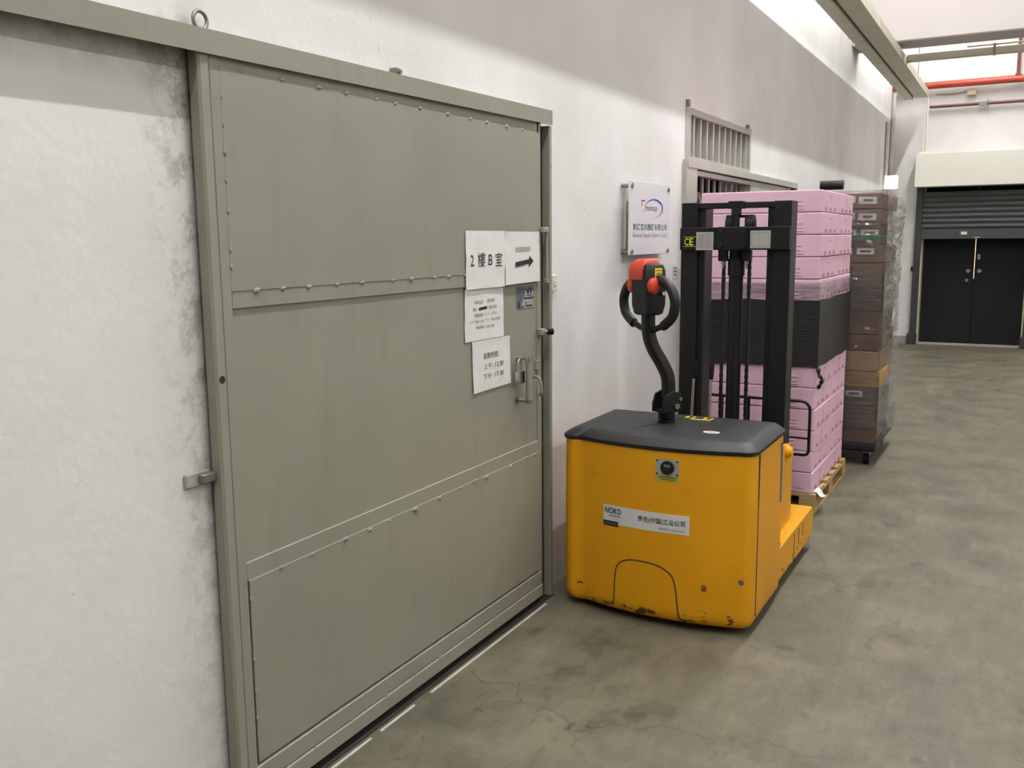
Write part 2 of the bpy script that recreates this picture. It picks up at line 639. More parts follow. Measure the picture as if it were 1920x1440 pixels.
# room behind the gate opening
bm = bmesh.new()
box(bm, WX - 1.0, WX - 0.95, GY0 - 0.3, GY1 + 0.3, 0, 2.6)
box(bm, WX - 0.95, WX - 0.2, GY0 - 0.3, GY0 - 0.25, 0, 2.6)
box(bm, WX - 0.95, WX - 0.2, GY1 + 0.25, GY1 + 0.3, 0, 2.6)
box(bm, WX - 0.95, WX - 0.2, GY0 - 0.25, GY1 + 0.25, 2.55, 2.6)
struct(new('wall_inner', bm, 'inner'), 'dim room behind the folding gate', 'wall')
# far wall with door opening
OX0, OX1, OZ1 = -1.315, 0.05, 2.40
bm = bmesh.new()
box(bm, WX - 0.2, OX0, FY, FY + 0.2, 0, CZ)
box(bm, OX1, 6.8, FY, FY + 0.2, 0, CZ)
box(bm, OX0, OX1, FY, FY + 0.2, OZ1, CZ)
box(bm, OX0 - 0.1, OX1 + 0.1, FY + 0.36, FY + 0.4, 0, OZ1)
struct(new('wall_far', bm, 'wall'), 'white end wall around the roller shutter door', 'wall')
bm = bmesh.new()
box(bm, 6.6, 6.8, -8.0, FY, 0, CZ)
struct(new('wall_right', bm, 'wall'), 'white wall on the other side of the corridor', 'wall')
bm = bmesh.new()
box(bm, -2.0, 6.8, -8.2, -8.0, 0, CZ)
struct(new('wall_back', bm, 'wall'), 'white wall behind the viewpoint', 'wall')
bm = bmesh.new()
box(bm, -2.0, 6.8, -8.2, FY + 0.2, CZ, CZ + 0.15)
struct(new('ceiling', bm, 'ceil'), 'white painted concrete ceiling', 'ceiling')
# deep concrete beam across the corridor
bm = bmesh.new()
box(bm, WX, 6.6, 11.0, 11.48, 3.6, CZ, 0.012)
struct(new('trim_1', bm, 'beam'), 'deep white concrete beam crossing below the ceiling', 'beam')
# grey skirting on the far wall left of the shutter
bm = bmesh.new()
box(bm, WX, OX0 - 0.09, FY - 0.012, FY, 0, 0.11)
struct(new('baseboard_far', bm, 'guide' if False else 'mortar'), 'grey skirting strip at the foot of the end wall', 'skirting')

# ---------------------------------------------------------------- fluorescent battens (builder holds each lamp's own light)
k = 0
for (lx, lz, pw, ys) in LAMP_ROWS:
    for y in ys:
        r = empty('ceiling_lamp', (lx, y, CZ))
        tag(r, 'fluorescent batten in the ceiling row nearest the %s, %s from the far end' % ('left wall' if lx < 1 else 'right wall, added as fill', ('first', 'second', 'third', 'fourth', 'fifth', 'sixth', 'seventh', 'eighth')[len(ys) - 1 - ys.index(y)]), 'lamp', 'fluorescent battens under the ceiling')
        bm = bmesh.new()
        box(bm, -0.025, 0.025, -0.62, 0.62, lz + 0.06 - CZ, lz + 0.10 - CZ, 0.006)
        new('housing', bm, 'stk_white', r)
        for s_ in (-0.4, 0.4):
            cyo('hanger', (0, s_, lz + 0.10 - CZ), (0, s_, 0), 0.006, 'zinc', r, 8)
        for s_ in (-0.6, 0.6):
            bm = bmesh.new()
            box(bm, -0.018, 0.018, s_ - 0.015, s_ + 0.015, lz - 0.02 - CZ, lz + 0.06 - CZ)
            new('lamp_holder', bm, 'stk_white', r)
        cyo('tube', (0, -0.585, lz - CZ), (0, 0.585, lz - CZ), 0.02, 'tube%d' % (lx > 1), r, 6)

# ================================================================== SLIDING DOOR (door_1)
d = empty('door_1', (DX, 1.65, 0))
struct(d, 'grey-green steel sliding door with welded sheets and taped notices', 'door')
DY0, DY1 = 1.65, 3.45
PX = DX
parts = []


def dp(name, x0, x1, y0, y1, z0, z1, mat='door', bev=0.002, parent=None):
    bm = bmesh.new()
    box(bm, x0 - DX, x1 - DX, y0 - 1.65, y1 - 1.65, z0, z1, bev)
    return new(name, bm, mat, parent or d)


dp('frame_stile', DX - 0.036, DX + 0.004, DY0, DY0 + 0.036, 0.03, 2.03, bev=0.006)
dp('frame_stile', DX - 0.036, DX + 0.000, DY0 + 0.036, DY0 + 0.072, 0.03, 2.03, bev=0.003)
dp('frame_stile', DX - 0.036, DX - 0.003, DY1 - 0.035, DY1, 0.03, 2.03, bev=0.003)
p_top = dp('sheet_panel', DX - 0.010, DX + 0.0005, DY0 + 0.069, DY1 - 0.028, 1.437, 1.985, bev=0.0012)
p_mid = dp('sheet_panel', DX - 0.016, DX - 0.008, DY0 + 0.062, DY1 - 0.03, 0.70, 1.40, bev=0.0012)
p_low = dp('sheet_panel', DX - 0.012, DX - 0.0015, DY0 + 0.078, DY1 - 0.022, 0.150, 0.672, bev=0.0012)
dp('frame_rail', DX - 0.034, DX - 0.003, DY0 + 0.04, DY1 - 0.02, 1.97, 2.03, bev=0.002)
dp('frame_rail', DX - 0.034, DX - 0.0015, DY0 + 0.072, DY1 - 0.02, 1.393, 1.438, bev=0.002)
dp('frame_rail', DX - 0.034, DX - 0.0035, DY0 + 0.072, DY1 - 0.02, 0.670, 0.722, bev=0.002)
dp('frame_rail', DX - 0.034, DX + 0.002, DY0 + 0.036, DY1 - 0.01, 0.085, 0.142, bev=0.003)
dp('frame_rail', DX - 0.034, DX + 0.006, DY0 + 0.036, DY1 - 0.01, 0.03, 0.084, bev=0.004)
# weld beads along the sheet edges
bead = None


def weld(y, z, s=1.0, rot=0.0, parent=None, x=0.001):
    global bead
    if bead is None:
        bm = bmesh.new()
        bmesh.ops.create_icosphere(bm, subdivisions=1, radius=1.0)
        for v in bm.verts:
            v.co += Vector((random.uniform(-.15, .15), random.uniform(-.15, .15), random.uniform(-.15, .15)))
        o = new('weld_bead', bm, 'door', parent, smooth=60)
        bead = o
    else:
        o = bead.copy()
        COL.objects.link(o)
        o.parent = parent
    o.location = (x, y - 1.65, z)
    o.scale = (0.004 * s, 0.012 * s, 0.0065 * s)
    o.rotation_euler = (rot, 0, 0)


for i in range(12):
    weld(1.80 + i * 0.134 + random.uniform(-.03, .03), 1.984, random.uniform(.8, 1.25), random.uniform(-.2, .2), p_top)
for i in range(11):
    weld(1.80 + i * 0.118 + random.uniform(-.025, .025), 1.437, random.uniform(.8, 1.2), random.uniform(-.2, .2), p_top)
for i in range(7):
    weld(1.722, 1.92 - i * 0.072 + random.uniform(-.02, .02), random.uniform(.45, .8), PI / 2, p_top)
for y, s in ((1.85, .8), (1.98, .7), (2.13, 1.2), (2.25, 1.0), (2.35, .8), (2.50, 1.5), (2.65, .9), (2.79, .6), (2.89, 1.2), (2.98, 1.0), (3.08, .6), (3.17, 1.0), (3.30, 1.1), (3.38, .8)):
    weld(y, 0.668 + random.uniform(-.004, .004), s, random.uniform(-.3, .5), p_low, 0.0)
for y in (1.95, 2.12, 2.30, 2.47, 2.62, 2.80, 3.02, 3.2):
    weld(y, 0.086 + random.uniform(-.002, .002), random.uniform(.5, .9), random.uniform(-.2, .2), p_low, 0.004)
for z in (0.62, 0.45, 0.36, 0.28):
    weld(1.728, z, random.uniform(.5, .9), PI / 2, p_low, 0.0)
# pull handle, hook plate, upper bolt
h = empty('pull_handle', (0, 0, 0))
h.parent = d
hx = 0.035


def dl(x, y, z):
    return (x, y - 1.65, z)


bm = bmesh.new()
cyl(bm, dl(0.045, 3.243, 1.085), dl(0.045, 3.243, 0.928), 0.0125, 16)
new('grip', bm, 'door', h, 40)
bm = bmesh.new()
cyl(bm, dl(0.045, 3.243, 1.102), dl(0.045, 3.243, 1.085), 0.0145, 16)
cyl(bm, dl(-0.008, 3.243, 1.092), dl(0.045, 3.243, 1.092), 0.007, 10)
new('upper_cap', bm, 'chrome', h, 40)
bm = bmesh.new()
cyl(bm, dl(0.045, 3.243, 0.928), dl(0.045, 3.243, 0.912), 0.0145, 16)
cyl(bm, dl(-0.008, 3.236, 0.926), dl(0.045, 3.243, 0.920), 0.007, 10)
cyl(bm, dl(-0.008, 3.236, 0.926), dl(-0.003, 3.236, 0.926), 0.014, 12)
new('lower_cap', bm, 'zinc', h, 40)
h2 = empty('hook_plate')
h2.parent = d
bm = bmesh.new()
box(bm, -0.008, 0.004, 3.395 - 1.65, 3.42 - 1.65, 1.025, 1.065, 0.002)
new('plate', bm, 'door', h2)
tbo('hook', smooth_path([dl(0.0, 3.38, 1.0), dl(0.026, 3.372, 0.995), dl(0.034, 3.372, 0.965), dl(0.034, 3.374, 0.935), dl(0.024, 3.39, 0.922), dl(0.01, 3.41, 0.922)], 4), 0.006, 'door', h2, 8)
b_ = empty('side_bolt')
b_.parent = d
bm = bmesh.new()
box(bm, 0.0, 0.022, 3.405 - 1.65, 3.440 - 1.65, 1.168, 1.195, 0.003)
new('bolt_block', bm, 'door', b_)
cyo('bolt_pin', dl(0.012, 3.435, 1.18), dl(0.026, 3.468, 1.18), 0.008, 'zinc', b_, 12)
cyo('bolt_knob', dl(0.022, 3.458, 1.18), dl(0.040, 3.474, 1.18), 0.013, 'rubber', b_, 16)
l_ = empty('drop_latch')
l_.parent = d
bm = bmesh.new()
box(bm, 0.0, 0.02, 3.43 - 1.65, 3.48 - 1.65, 1.588, 1.61, 0.003)
box(bm, 0.0, 0.018, 3.465 - 1.65, 3.485 - 1.65, 1.38, 1.40, 0.003)
new('latch_eye', bm, 'door', l_)
cyo('latch_rod', dl(0.012, 3.472, 1.61), dl(0.012, 3.475, 1.385), 0.007, 'door', l_, 10)
# small dark hole in the stile
cyo('stile_hole', dl(0.0045, 1.668, 1.22), dl(0.0035, 1.668, 1.22), 0.010, 'dirt_shade', d, 12)

# overhead track, eye and bolts
tr = empty('door_track', (WX, -0.6, 2.0))
tag(tr, 'long grey steel track cover above the sliding door', 'door track')


def tz(y):
    return 0.0105 * (y - 1.2)


def slope_box(x0, x1, y0, y1, z0, z1):
    bm = bmesh.new()
    vs = box(bm, x0 - WX, x1 - WX, y0 + 0.6, y1 + 0.6, z0 - 2.0, z1 - 2.0)
    for v in vs:
        v.co.z += tz(v.co.y - 0.6)
    return bm


new('cover_front', slope_box(-1.740, -1.735, -0.6, 3.53, 2.0, 2.052), 'door', tr)
new('cover_top', slope_box(WX + 0.002, -1.735, -0.6, 3.53, 2.052, 2.057), 'door', tr)
new('runner', slope_box(WX + 0.002, WX + 0.008, -0.6, 3.50, 2.012, 2.05), 'dirt_shade', tr)  # dark colour puts in the shade inside the open cover
bm = bmesh.new()
pts = [(-1.752 - WX, 1.672 + 0.6 + 0.021 * math.cos(t), 0.082 + 0.021 * math.sin(t)) for t in [2 * PI * i / 20 for i in range(20)]]
tube(bm, pts, 0.005, 8, closed=True, up=(1, 0, 0))
new('lifting_eye', bm, 'zinc', tr, 60)
bm = bmesh.new()
box(bm, 0.0, 0.028, 2.48 + 0.6, 2.505 + 0.6, 0.072, 0.098, 0.003)
cyl(bm, (0.02, 2.493 + 0.6, 0.085), (0.036, 2.493 + 0.6, 0.085), 0.007, 10)
new('anchor_bolt', bm, 'zinc', tr)
# jamb post at the closing side
jp = empty('door_jamb_post', (WX, 3.51, 0))
tag(jp, 'narrow grey steel jamb post where the sliding door closes', 'door post')
bm = bmesh.new()
box(bm, 0.0, 0.050, 0.0, 0.022, 0.0, 2.02, 0.002)
new('flange', bm, 'door', jp)
bm = bmesh.new()
box(bm, 0.0, 0.016, -0.055, 0.0, 0.0, 2.02)
new('channel', bm, 'dirt_shade', jp)  # shade of the gap beside the door painted as dark colour
cyo('pin', (0.04, 0.022, 1.86), (0.04, 0.034, 1.86), 0.006, 'zinc', jp, 8)
# floor track under the door
ft = empty('floor_track', (DX, 1.2, 0))
tag(ft, 'dark floor guide channel along the foot of the sliding door', 'floor track')
bm = bmesh.new()
box(bm, -0.043, 0.012, 0.0, 2.33, 0.0, 0.004)
new('guide_slot', bm, 'dirt_shade', ft)  # flat dark strip paints the shaded gap under the door
for (a, b) in ((0.45, 0.98), (1.03, 1.22), (1.32, 2.22)):
    bm = bmesh.new()
    box(bm, 0.026, 0.034, a, b, 0.0, 0.003)
    new('paint_edge', bm, 'white_line', ft)
# stop bracket on the wall left of the door
sb = empty('door_stop_bracket', (WX, 1.61, 0.975))
tag(sb, 'small grey steel bracket set in mortar on the wall left of the door', 'bracket')
bm = bmesh.new()
box(bm, 0.0, 0.01, -0.045, 0.035, -0.02, 0.018, 0.004)
new('mortar_patch', bm, 'mortar', sb)
bm = bmesh.new()
box(bm, 0.008, 0.028, -0.005, 0.055, -0.012, 0.012, 0.003)
new('plate', bm, 'zinc', sb)
# padlock
pl = empty('padlock', (DX + 0.004, 3.215, 1.03))
tag(pl, 'silver padlock hanging beside the pull handle of the sliding door', 'padlock')
bm = bmesh.new()
box(bm, 0.004, 0.026, -0.022, 0.022, -0.035, 0.015, 0.003, 2)
new('body', bm, 'chrome', pl)
bm = bmesh.new()
box(bm, 0.0035, 0.0265, 0.004, 0.0225, -0.034, 0.014, 0.002)
new('bumper', bm, 'rubber', pl)
pts = [(0.014, -0.013, 0.012), (0.014, -0.013, 0.045)] + [(0.014, -0.013 * math.cos(t), 0.045 + 0.016 * math.sin(t)) for t in [PI * i / 8 for i in range(1, 8)]] + [(0.014, 0.013, 0.045), (0.014, 0.013, 0.012)]
tbo('shackle', pts, 0.0038, 'chrome', pl, 8, up=(1, 0, 0))


# ---------------------------------------------------------------- notices on the door
def wr(y, z, sd):
    a = noise.noise((y * 14 + sd, z * 17, 0.3)) * 0.5 + noise.noise((y * 33, z * 41 + sd, 1.7)) * 0.25
    return 0.0045 + 0.004 * a


def sheet(x, corners, sd, label, name='paper_notice'):
    """corners: lower left, lower right, upper right, upper left as (y, z)"""
    def fn(u, v):
        (a, b, c, e) = [Vector(q) for q in corners]
        p = (a * (1 - u) + b * u) * (1 - v) + (e * (1 - u) + c * u) * v
        return Vector((x + wr(p.x, p.y, sd), p.x, p.y))
    bm = patch(fn, 1.0, 1.0, 22, 16, 0.0003)
    o = new(name, bm, 'paper', None, smooth=70)
    tag(o, label, 'notice', 'paper notices taped on the sliding door')

    def tf(u0, v0):
        return lambda u, v: tuple(fn(u0 + u, v0 + v) + Vector((0.0012, 0, 0)))
    return o, tf


s1, f1 = sheet(DX, [(2.843, 1.384), (3.128, 1.384), (3.136, 1.594), (2.845, 1.594)], 1.0,
               'paper notice with large room number, left of the arrow sheet')
for t, u, w, h in (('2', 0.10, 0.085, 0.19), ('樓', 0.28, 0.19, 0.25), ('B', 0.55, 0.10, 0.19), ('室', 0.73, 0.18, 0.24)):
    lettering(t, w, h, 'ink', s1, f1(u, 0.40 if t in '2B' else 0.375))
s2, f2 = sheet(DX + 0.0008, [(3.132, 1.388), (3.421, 1.392), (3.419, 1.592), (3.134, 1.592)], 5.0,
               'paper notice with a black arrow pointing right')
lettering('收貨請按鈴', 0.44, 0.11, 'ink_grey', s2, f2(0.28, 0.60))
bm = bmesh.new()
A = [(0.27, 0.32), (0.66, 0.37), (0.66, 0.30), (0.80, 0.42), (0.67, 0.53), (0.665, 0.46), (0.27, 0.415)]
bm.faces.new([bm.verts.new(f2(0, 0)(*a)) for a in A])
new('arrow', bm, 'ink', s2)
s3, f3 = sheet(DX - 0.008, [(2.843, 1.194), (3.128, 1.192), (3.128, 1.384), (2.845, 1.386)], 9.0,
               'paper notice with five small lines and a blacked-out number')
for t, u, v, w, h in (('收貨主管', 0.24, 0.700, 0.20, 0.070), ('點收時間', 0.56, 0.715, 0.19, 0.070), ('電話:', 0.19, 0.575, 0.10, 0.060),
                      ('5022 2580', 0.60, 0.595, 0.20, 0.055), ('營業時間', 0.23, 0.455, 0.21, 0.062), ('(一) - (六)', 0.49, 0.465, 0.30, 0.062),
                      ('上午', 0.10, 0.335, 0.11, 0.060), ('9:00-12:30', 0.24, 0.340, 0.23, 0.052), ('下午', 0.50, 0.350, 0.10, 0.058),
                      ('14:00-18:00', 0.65, 0.352, 0.25, 0.052), ('午飯時間', 0.25, 0.220, 0.21, 0.060), ('12:30-14:00', 0.50, 0.225, 0.24, 0.052)):
    lettering(t, w, h, 'ink_grey', s3, f3(u, v))
bm = bmesh.new()
bm.faces.new([bm.verts.new(f3(0, 0)(*a)) for a in [(0.34, 0.575), (0.55, 0.59), (0.55, 0.645), (0.34, 0.63)]])
new('blackout_bar', bm, 'ink', s3)
s4, f4 = sheet(DX - 0.007, [(2.895, 0.998), (3.180, 1.001), (3.175, 1.190), (2.890, 1.192)], 13.0,
               'paper notice with two cut-off times beside the padlock')
for t, u, v, w, h, c in (('截數時間', 0.27, 0.62, 0.38, 0.125, 'ink_mid'), (':', 0.685, 0.635, 0.015, 0.075, 'ink_mid'),
                         ('上午', 0.27, 0.42, 0.21, 0.115, 'ink_grey'), (':', 0.515, 0.43, 0.015, 0.07, 'ink_grey'), ('12:30', 0.57, 0.425, 0.22, 0.095, 'ink'),
                         ('下午', 0.25, 0.22, 0.22, 0.115, 'ink_grey'), (':', 0.515, 0.23, 0.015, 0.07, 'ink_grey'), ('17:30', 0.565, 0.225, 0.225, 0.095, 'ink')):
    lettering(t, w, h, c, s4, f4(u, v))
# lock-smith's card
cx = DX - 0.0075
bm = patch(on_wall(cx, 3.240, 1.283), 0.152, 0.092, 1, 1, 0.0005)
c = tag(new('name_card', bm, 'card'), 'small blue-grey printed card stuck below the arrow notice', 'card')


def cpatch(name, u, v, w, h, mat, k=1):
    return new(name, patch(on_wall(cx + 0.0004 * k, 3.240 + u, 1.283 + v), w, h, 1, 1, 0.0003), mat, c)


cpatch('printed_field', 0.045, 0.004, 0.102, 0.036, 'alu')
cpatch('printed_field', 0.072, 0.048, 0.074, 0.026, 'alu')
cpatch('printed_key', 0.034, 0.030, 0.018, 0.044, 'zinc', 2)
cpatch('printed_block', 0.090, 0.062, 0.018, 0.018, 'navy', 2)
cpatch('printed_block', 0.118, 0.062, 0.014, 0.018, 'navy', 2)
cpatch('printed_line', 0.088, 0.052, 0.044, 0.005, 'ink_mid', 2)
cpatch('printed_line', 0.066, 0.040, 0.076, 0.0045, 'ink', 2)
cpatch('printed_line', 0.080, 0.010, 0.056, 0.0055, 'ink', 2)
cpatch('printed_line', 0.040, 0.008, 0.030, 0.0045, 'ink_mid', 2)
cpatch('printed_dot', 0.077, 0.024, 0.010, 0.004, 'ink', 2)
cpatch('printed_dot', 0.077, 0.017, 0.010, 0.004, 'ink', 2)
cpatch('printed_mark', 0.016, 0.010, 0.010, 0.018, 'ink', 2)

# door bell
db = empty('door_bell', (WX, 3.622, 1.375))
tag(db, 'small ivory bell push on the wall right of the sliding door', 'door bell')
bm = bmesh.new()
box(bm, 0.0, 0.018, -0.018, 0.026, -0.036, 0.034, 0.004, 2)
new('housing', bm, 'ivory', db)
bm = bmesh.new()
box(bm, 0.017, 0.022, -0.006, 0.014, -0.014, 0.012, 0.002)
new('button', bm, 'stk_white', db)
# faded label on the wall
fl = new('faded_label', patch(on_wall(WX + 0.002, 5.215, 1.325), 0.10, 0.085, 1, 1, 0.0015), 'labelp')
tag(fl, 'small faded label on the wall beside the black mast', 'label')
for i in range(3):
    new('printed_line', patch(on_wall(WX + 0.0026, 5.232, 1.345 + i * 0.02), 0.05, 0.008, 1, 1, 0.0004), 'ink_grey', fl)

# ================================================================== COMPANY SIGN
sg = empty('company_sign', (WX, 4.44, 1.47))
tag(sg, 'clear acrylic company sign with blue swoosh logo on the white wall', 'sign')
SX = WX + 0.055
# board corners seen in the photograph, put on the plane SX
SY0, SY1, SZ0, SZ1 = 4.395, 4.995, 1.478, 1.848
bm = bmesh.new()
box(bm, SX - 0.008 - WX, SX - WX, SY0 - 4.44, SY1 - 4.44, SZ0 - 1.47, SZ1 - 1.47, 0.0015)
new('board', bm, 'acry', sg)
bm = bmesh.new()
box(bm, 0.0, 0.012, SY0 - 4.44 + 0.06, SY1 - 4.44 - 0.02, SZ0 - 1.47 + 0.03, SZ1 - 1.47 - 0.03)
new('backing', bm, 'ivory', sg)
for (u, v) in ((0.05, 0.045), (0.95, 0.045), (0.05, 0.93), (0.95, 0.93)):
    y, z = SY0 + u * (SY1 - SY0) - 4.44, SZ0 + v * (SZ1 - SZ0) - 1.47
    bm = bmesh.new()
    cyl(bm, (0, y, z), (SX - WX - 0.008, y, z), 0.010, 12)
    cyl(bm, (SX - WX, y, z), (SX - WX + 0.006, y, z), 0.012, 12)
    new('standoff', bm, 'zinc', sg, 40)


def sf(u0, v0, k=0.0006):
    return lambda u, v: (SX - WX + k, SY0 - 4.44 + (u0 + u) * (SY1 - SY0), SZ0 - 1.47 + (v0 + v) * (SZ1 - SZ0))


lettering('inotop', 0.29, 0.105, 's_black', sg, sf(0.37, 0.585))
lettering('新諾普供應鏈有限公司', 0.84, 0.095, 'teal', sg, sf(0.08, 0.335), bold=0.012)
lettering('Sinotop Supply Chain Co.,Ltd', 0.84, 0.075, 's_grey', sg, sf(0.07, 0.225))
bm = bmesh.new()
for (a, b, c2, e) in ((0.275, 0.665, 0.29, 0.75), (0.275, 0.735, 0.355, 0.752)):
    bm.faces.new([bm.verts.new(sf(0, 0)(*q)) for q in ((a, b), (c2, b), (c2, e), (a, e))])
new('logo_letter', bm, 's_red', sg)
bm = bmesh.new()
for (a, b, c2, e) in ((0.345, 0.60, 0.36, 0.68), (0.275, 0.595, 0.36, 0.608)):
    bm.faces.new([bm.verts.new(sf(0, 0)(*q)) for q in ((a, b), (c2, b), (c2, e), (a, e))])
new('logo_letter', bm, 's_yel', sg)
bm = bmesh.new()
ce, ring0, ring1 = (0.58, 0.645), [], []
for i in range(41):
    t = math.radians(165 - 265 * i / 40)
    th = 0.004 + 0.026 * math.sin(PI * i / 40) ** 1.5 * (1.15 if i < 22 else 0.75)
    rot = 0.25
    for lst, q in ((ring0, th), (ring1, 0.0)):
        u, v = (0.235 - 0.0) * math.cos(t), (0.135) * math.sin(t)
        sc = 1 - q / 0.235 * 1.4
        u2, v2 = u * sc, v * sc
        lst.append(bm.verts.new(sf(0, 0)(ce[0] + u2 * math.cos(rot) - v2 * math.sin(rot), ce[1] + 0.5 * u2 * math.sin(rot) + v2 * math.cos(rot))))
for i in range(40):
    bm.faces.new((ring0[i], ring0[i + 1], ring1[i + 1], ring1[i]))
new('logo_swoosh', bm, 's_blue', sg)

# ================================================================== BARRED TRANSOM AND FOLDING GATE
tg = empty('barred_transom', (WX, 5.42, 2.02))
tag(tg, 'grey barred transom window above the folding gate', 'transom')


def tgb(name, x0, x1, y0, y1, z0, z1, mat='grille', par=None, b=0.002):
    bm = bmesh.new()
    box(bm, x0, x1, y0 - 5.42, y1 - 5.42, z0 - 2.02, z1 - 2.02, b)
    return new(name, bm, mat, par or tg)


tgb('frame_stile', -0.06, 0.004, 5.40, 5.50, 2.02, 2.32)
tgb('frame_stile', -0.06, 0.004, 6.85, 6.885, 2.02, 2.335)
tgb('frame_rail', -0.06, 0.004, 5.50, 6.85, 2.285, 2.325)
tgb('frame_rail', -0.06, 0.004, 5.50, 6.85, 2.02, 2.045)
for i in range(10):
    y = 5.60 + i * 0.134
    tgb('bar', -0.045, -0.008, y - 0.013, y + 0.013, 2.045, 2.285)
tgb('hanger_lug', 0.0, 0.02, 5.405, 5.435, 2.32, 2.36, 'zinc')
tgb('hanger_lug', 0.0, 0.02, 6.74, 6.78, 2.325, 2.35, 'zinc')

fg = empty('folding_gate', (WX, 5.42, 0))
tag(fg, 'grey steel folding gate with scissor lattice behind the pink boxes', 'gate')


def fgb(name, x0, x1, y0, y1, z0, z1, mat='grille', par=None, b=0.002):
    bm = bmesh.new()
    box(bm, x0, x1, y0 - 5.42, y1 - 5.42, z0, z1, b)
    return new(name, bm, mat, par or fg)


fgb('frame_stile', -0.05, 0.03, 5.36, 5.56, 0.0, 2.0)
fgb('header', -0.05, 0.036, 5.37, 8.36, 1.972, 2.019)
fgb('header_lip', -0.03, 0.02, 5.56, 6.86, 1.935, 1.965)
for i in range(10):
    y = 5.62 + i * 0.132
    fgb('picket', -0.05, -0.035, y - 0.012, y + 0.012, 0.02, 1.935)
for i in range(9):
    y = 5.62 + i * 0.132
    for s in (0, 1):
        for z in (1.62, 1.36):
            a = (-0.03 + s * 0.006, y - 5.42, z + (0.22 if s else 0))
            b = (-0.03 + s * 0.006, y + 0.132 - 5.42, z + (0 if s else 0.22))
            tbo('lattice_strip', [a, b], 0.009, 'grille', fg, 4)
fgb('door_leaf', -0.0, 0.018, 6.86, 8.12, 0.03, 1.968)
fgb('end_post', 0.0, 0.03, 8.26, 8.37, 0.0, 1.972, 'guide')

# ================================================================== FAR SHUTTER AND DOUBLE DOOR
sh = empty('door_2', (-0.63, FY, 0))
struct(sh, 'charcoal double door under a half-lowered grey roller shutter', 'door')


def shb(name, x0, x1, y0, y1, z0, z1, mat, par=None, b=0.0):
    bm = bmesh.new()
    box(bm, x0 + 0.63, x1 + 0.63, y0 - FY, y1 - FY, z0, z1, b)
    return new(name, bm, mat, par or sh)


shb('jamb', OX0, OX0 + 0.02, FY + 0.02, FY + 0.22, 0, 2.3, 'cream')
shb('jamb', OX1 - 0.02, OX1, FY + 0.02, FY + 0.22, 0, 2.3, 'cream')
DM = -0.617
lf = shb('door_leaf', OX0 + 0.02, DM - 0.004, FY + 0.22, FY + 0.27, 0.012, 2.3, 'leaf')
rf = shb('door_leaf', DM + 0.004, OX1 - 0.02, FY + 0.22, FY + 0.27, 0.012, 2.3, 'leaf')
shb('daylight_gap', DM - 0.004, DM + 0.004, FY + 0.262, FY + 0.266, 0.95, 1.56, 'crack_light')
shb('meeting_strip', DM - 0.004, DM + 0.004, FY + 0.262, FY + 0.266, 0.012, 0.95, 'leaf')
for (lfp, x, z, r) in ((lf, DM - 0.075, 1.06, 0.028), (rf, DM + 0.07, 1.06, 0.028), (lf, DM - 0.085, 0.925, 0.022)):
    bm = bmesh.new()
    cyl(bm, (x + 0.63, 0.22, z), (x + 0.63, 0.185, z), r, 16)
    new('door_knob', bm, 'zinc', lfp, 40)
bm = bmesh.new()
box(bm, DM + 0.03 + 0.63, DM + 0.075 + 0.63, 0.205, 0.22, 1.22, 1.30, 0.004)
new('latch', bm, 'zinc', rf)
shb('threshold', OX0, OX1, FY + 0.0, FY + 0.22, 0.0, 0.012, 'mortar')

rs = empty('roller_shutter', (-0.63, FY - 0.05, 1.5))
tag(rs, 'dark grey roller shutter lowered halfway over the far door', 'shutter')


def rsb(name, x0, x1, y0, y1, z0, z1, mat, par=None, b=0.0):
    bm = bmesh.new()
    box(bm, x0 + 0.63, x1 + 0.63, y0 - FY + 0.05, y1 - FY + 0.05, z0 - 1.5, z1 - 1.5, b)
    return new(name, bm, mat, par or rs)


SYF = FY - 0.06
base_slat = None
zz = 1.66
while zz < 2.16:
    if base_slat is None:
        bm = bmesh.new()
        prof = [(0.0, 0.0), (-0.008, 0.004), (-0.016, 0.02), (-0.018, 0.036), (-0.012, 0.054), (-0.004, 0.060), (-0.004, 0.072), (0.012, 0.072), (0.012, 0.0)]
        prism(bm, [(p[0] + SYF - FY + 0.05 + 0.0, p[1]) for p in prof], 'x', OX0 - 0.005 + 0.63, OX1 + 0.005 + 0.63)
        base_slat = new('slat', bm, 'shutter', rs)
        s_ = base_slat
    else:
        s_ = base_slat.copy()
        COL.objects.link(s_)
        s_.parent = rs
    s_.location = (0, 0, zz - 1.5)
    zz += 0.0735
bb = rsb('bottom_bar', OX0 - 0.005, OX1 + 0.005, SYF - 0.02, SYF + 0.014, 1.515, 1.655, 'shutter', None, 0.004)
bb_l = rsb('bar_label', -0.80, -0.725, SYF - 0.0225, SYF - 0.0195, 1.575, 1.615, 'labelp', bb)
rsb('bar_lock', -0.885, -0.835, SYF - 0.03, SYF - 0.0195, 1.575, 1.61, 'guide', bb)
bm = bmesh.new()
cyl(bm, (-0.635 + 0.63, SYF - 0.03 - FY + 0.05, 0.03), (-0.56 + 0.63, SYF - 0.03 - FY + 0.05, 0.03), 0.012, 10)
new('bar_handle', bm, 'zinc', bb, 40)
for (a, b) in ((OX0 - 0.085, OX0), (OX1, OX1 + 0.085)):
    g = rsb('guide_rail', a, b, FY - 0.10, FY - 0.001, 0.0, 2.238, 'guide', None, 0.004)
    rsb('guide_foot', a - 0.03, b + 0.01, FY - 0.13, FY, 0.0, 0.16, 'guide', g, 0.004)
rsb('key_switch', OX0 - 0.115, OX0 - 0.085, FY - 0.05, FY, 1.06, 1.12, 'rubber', None, 0.003)
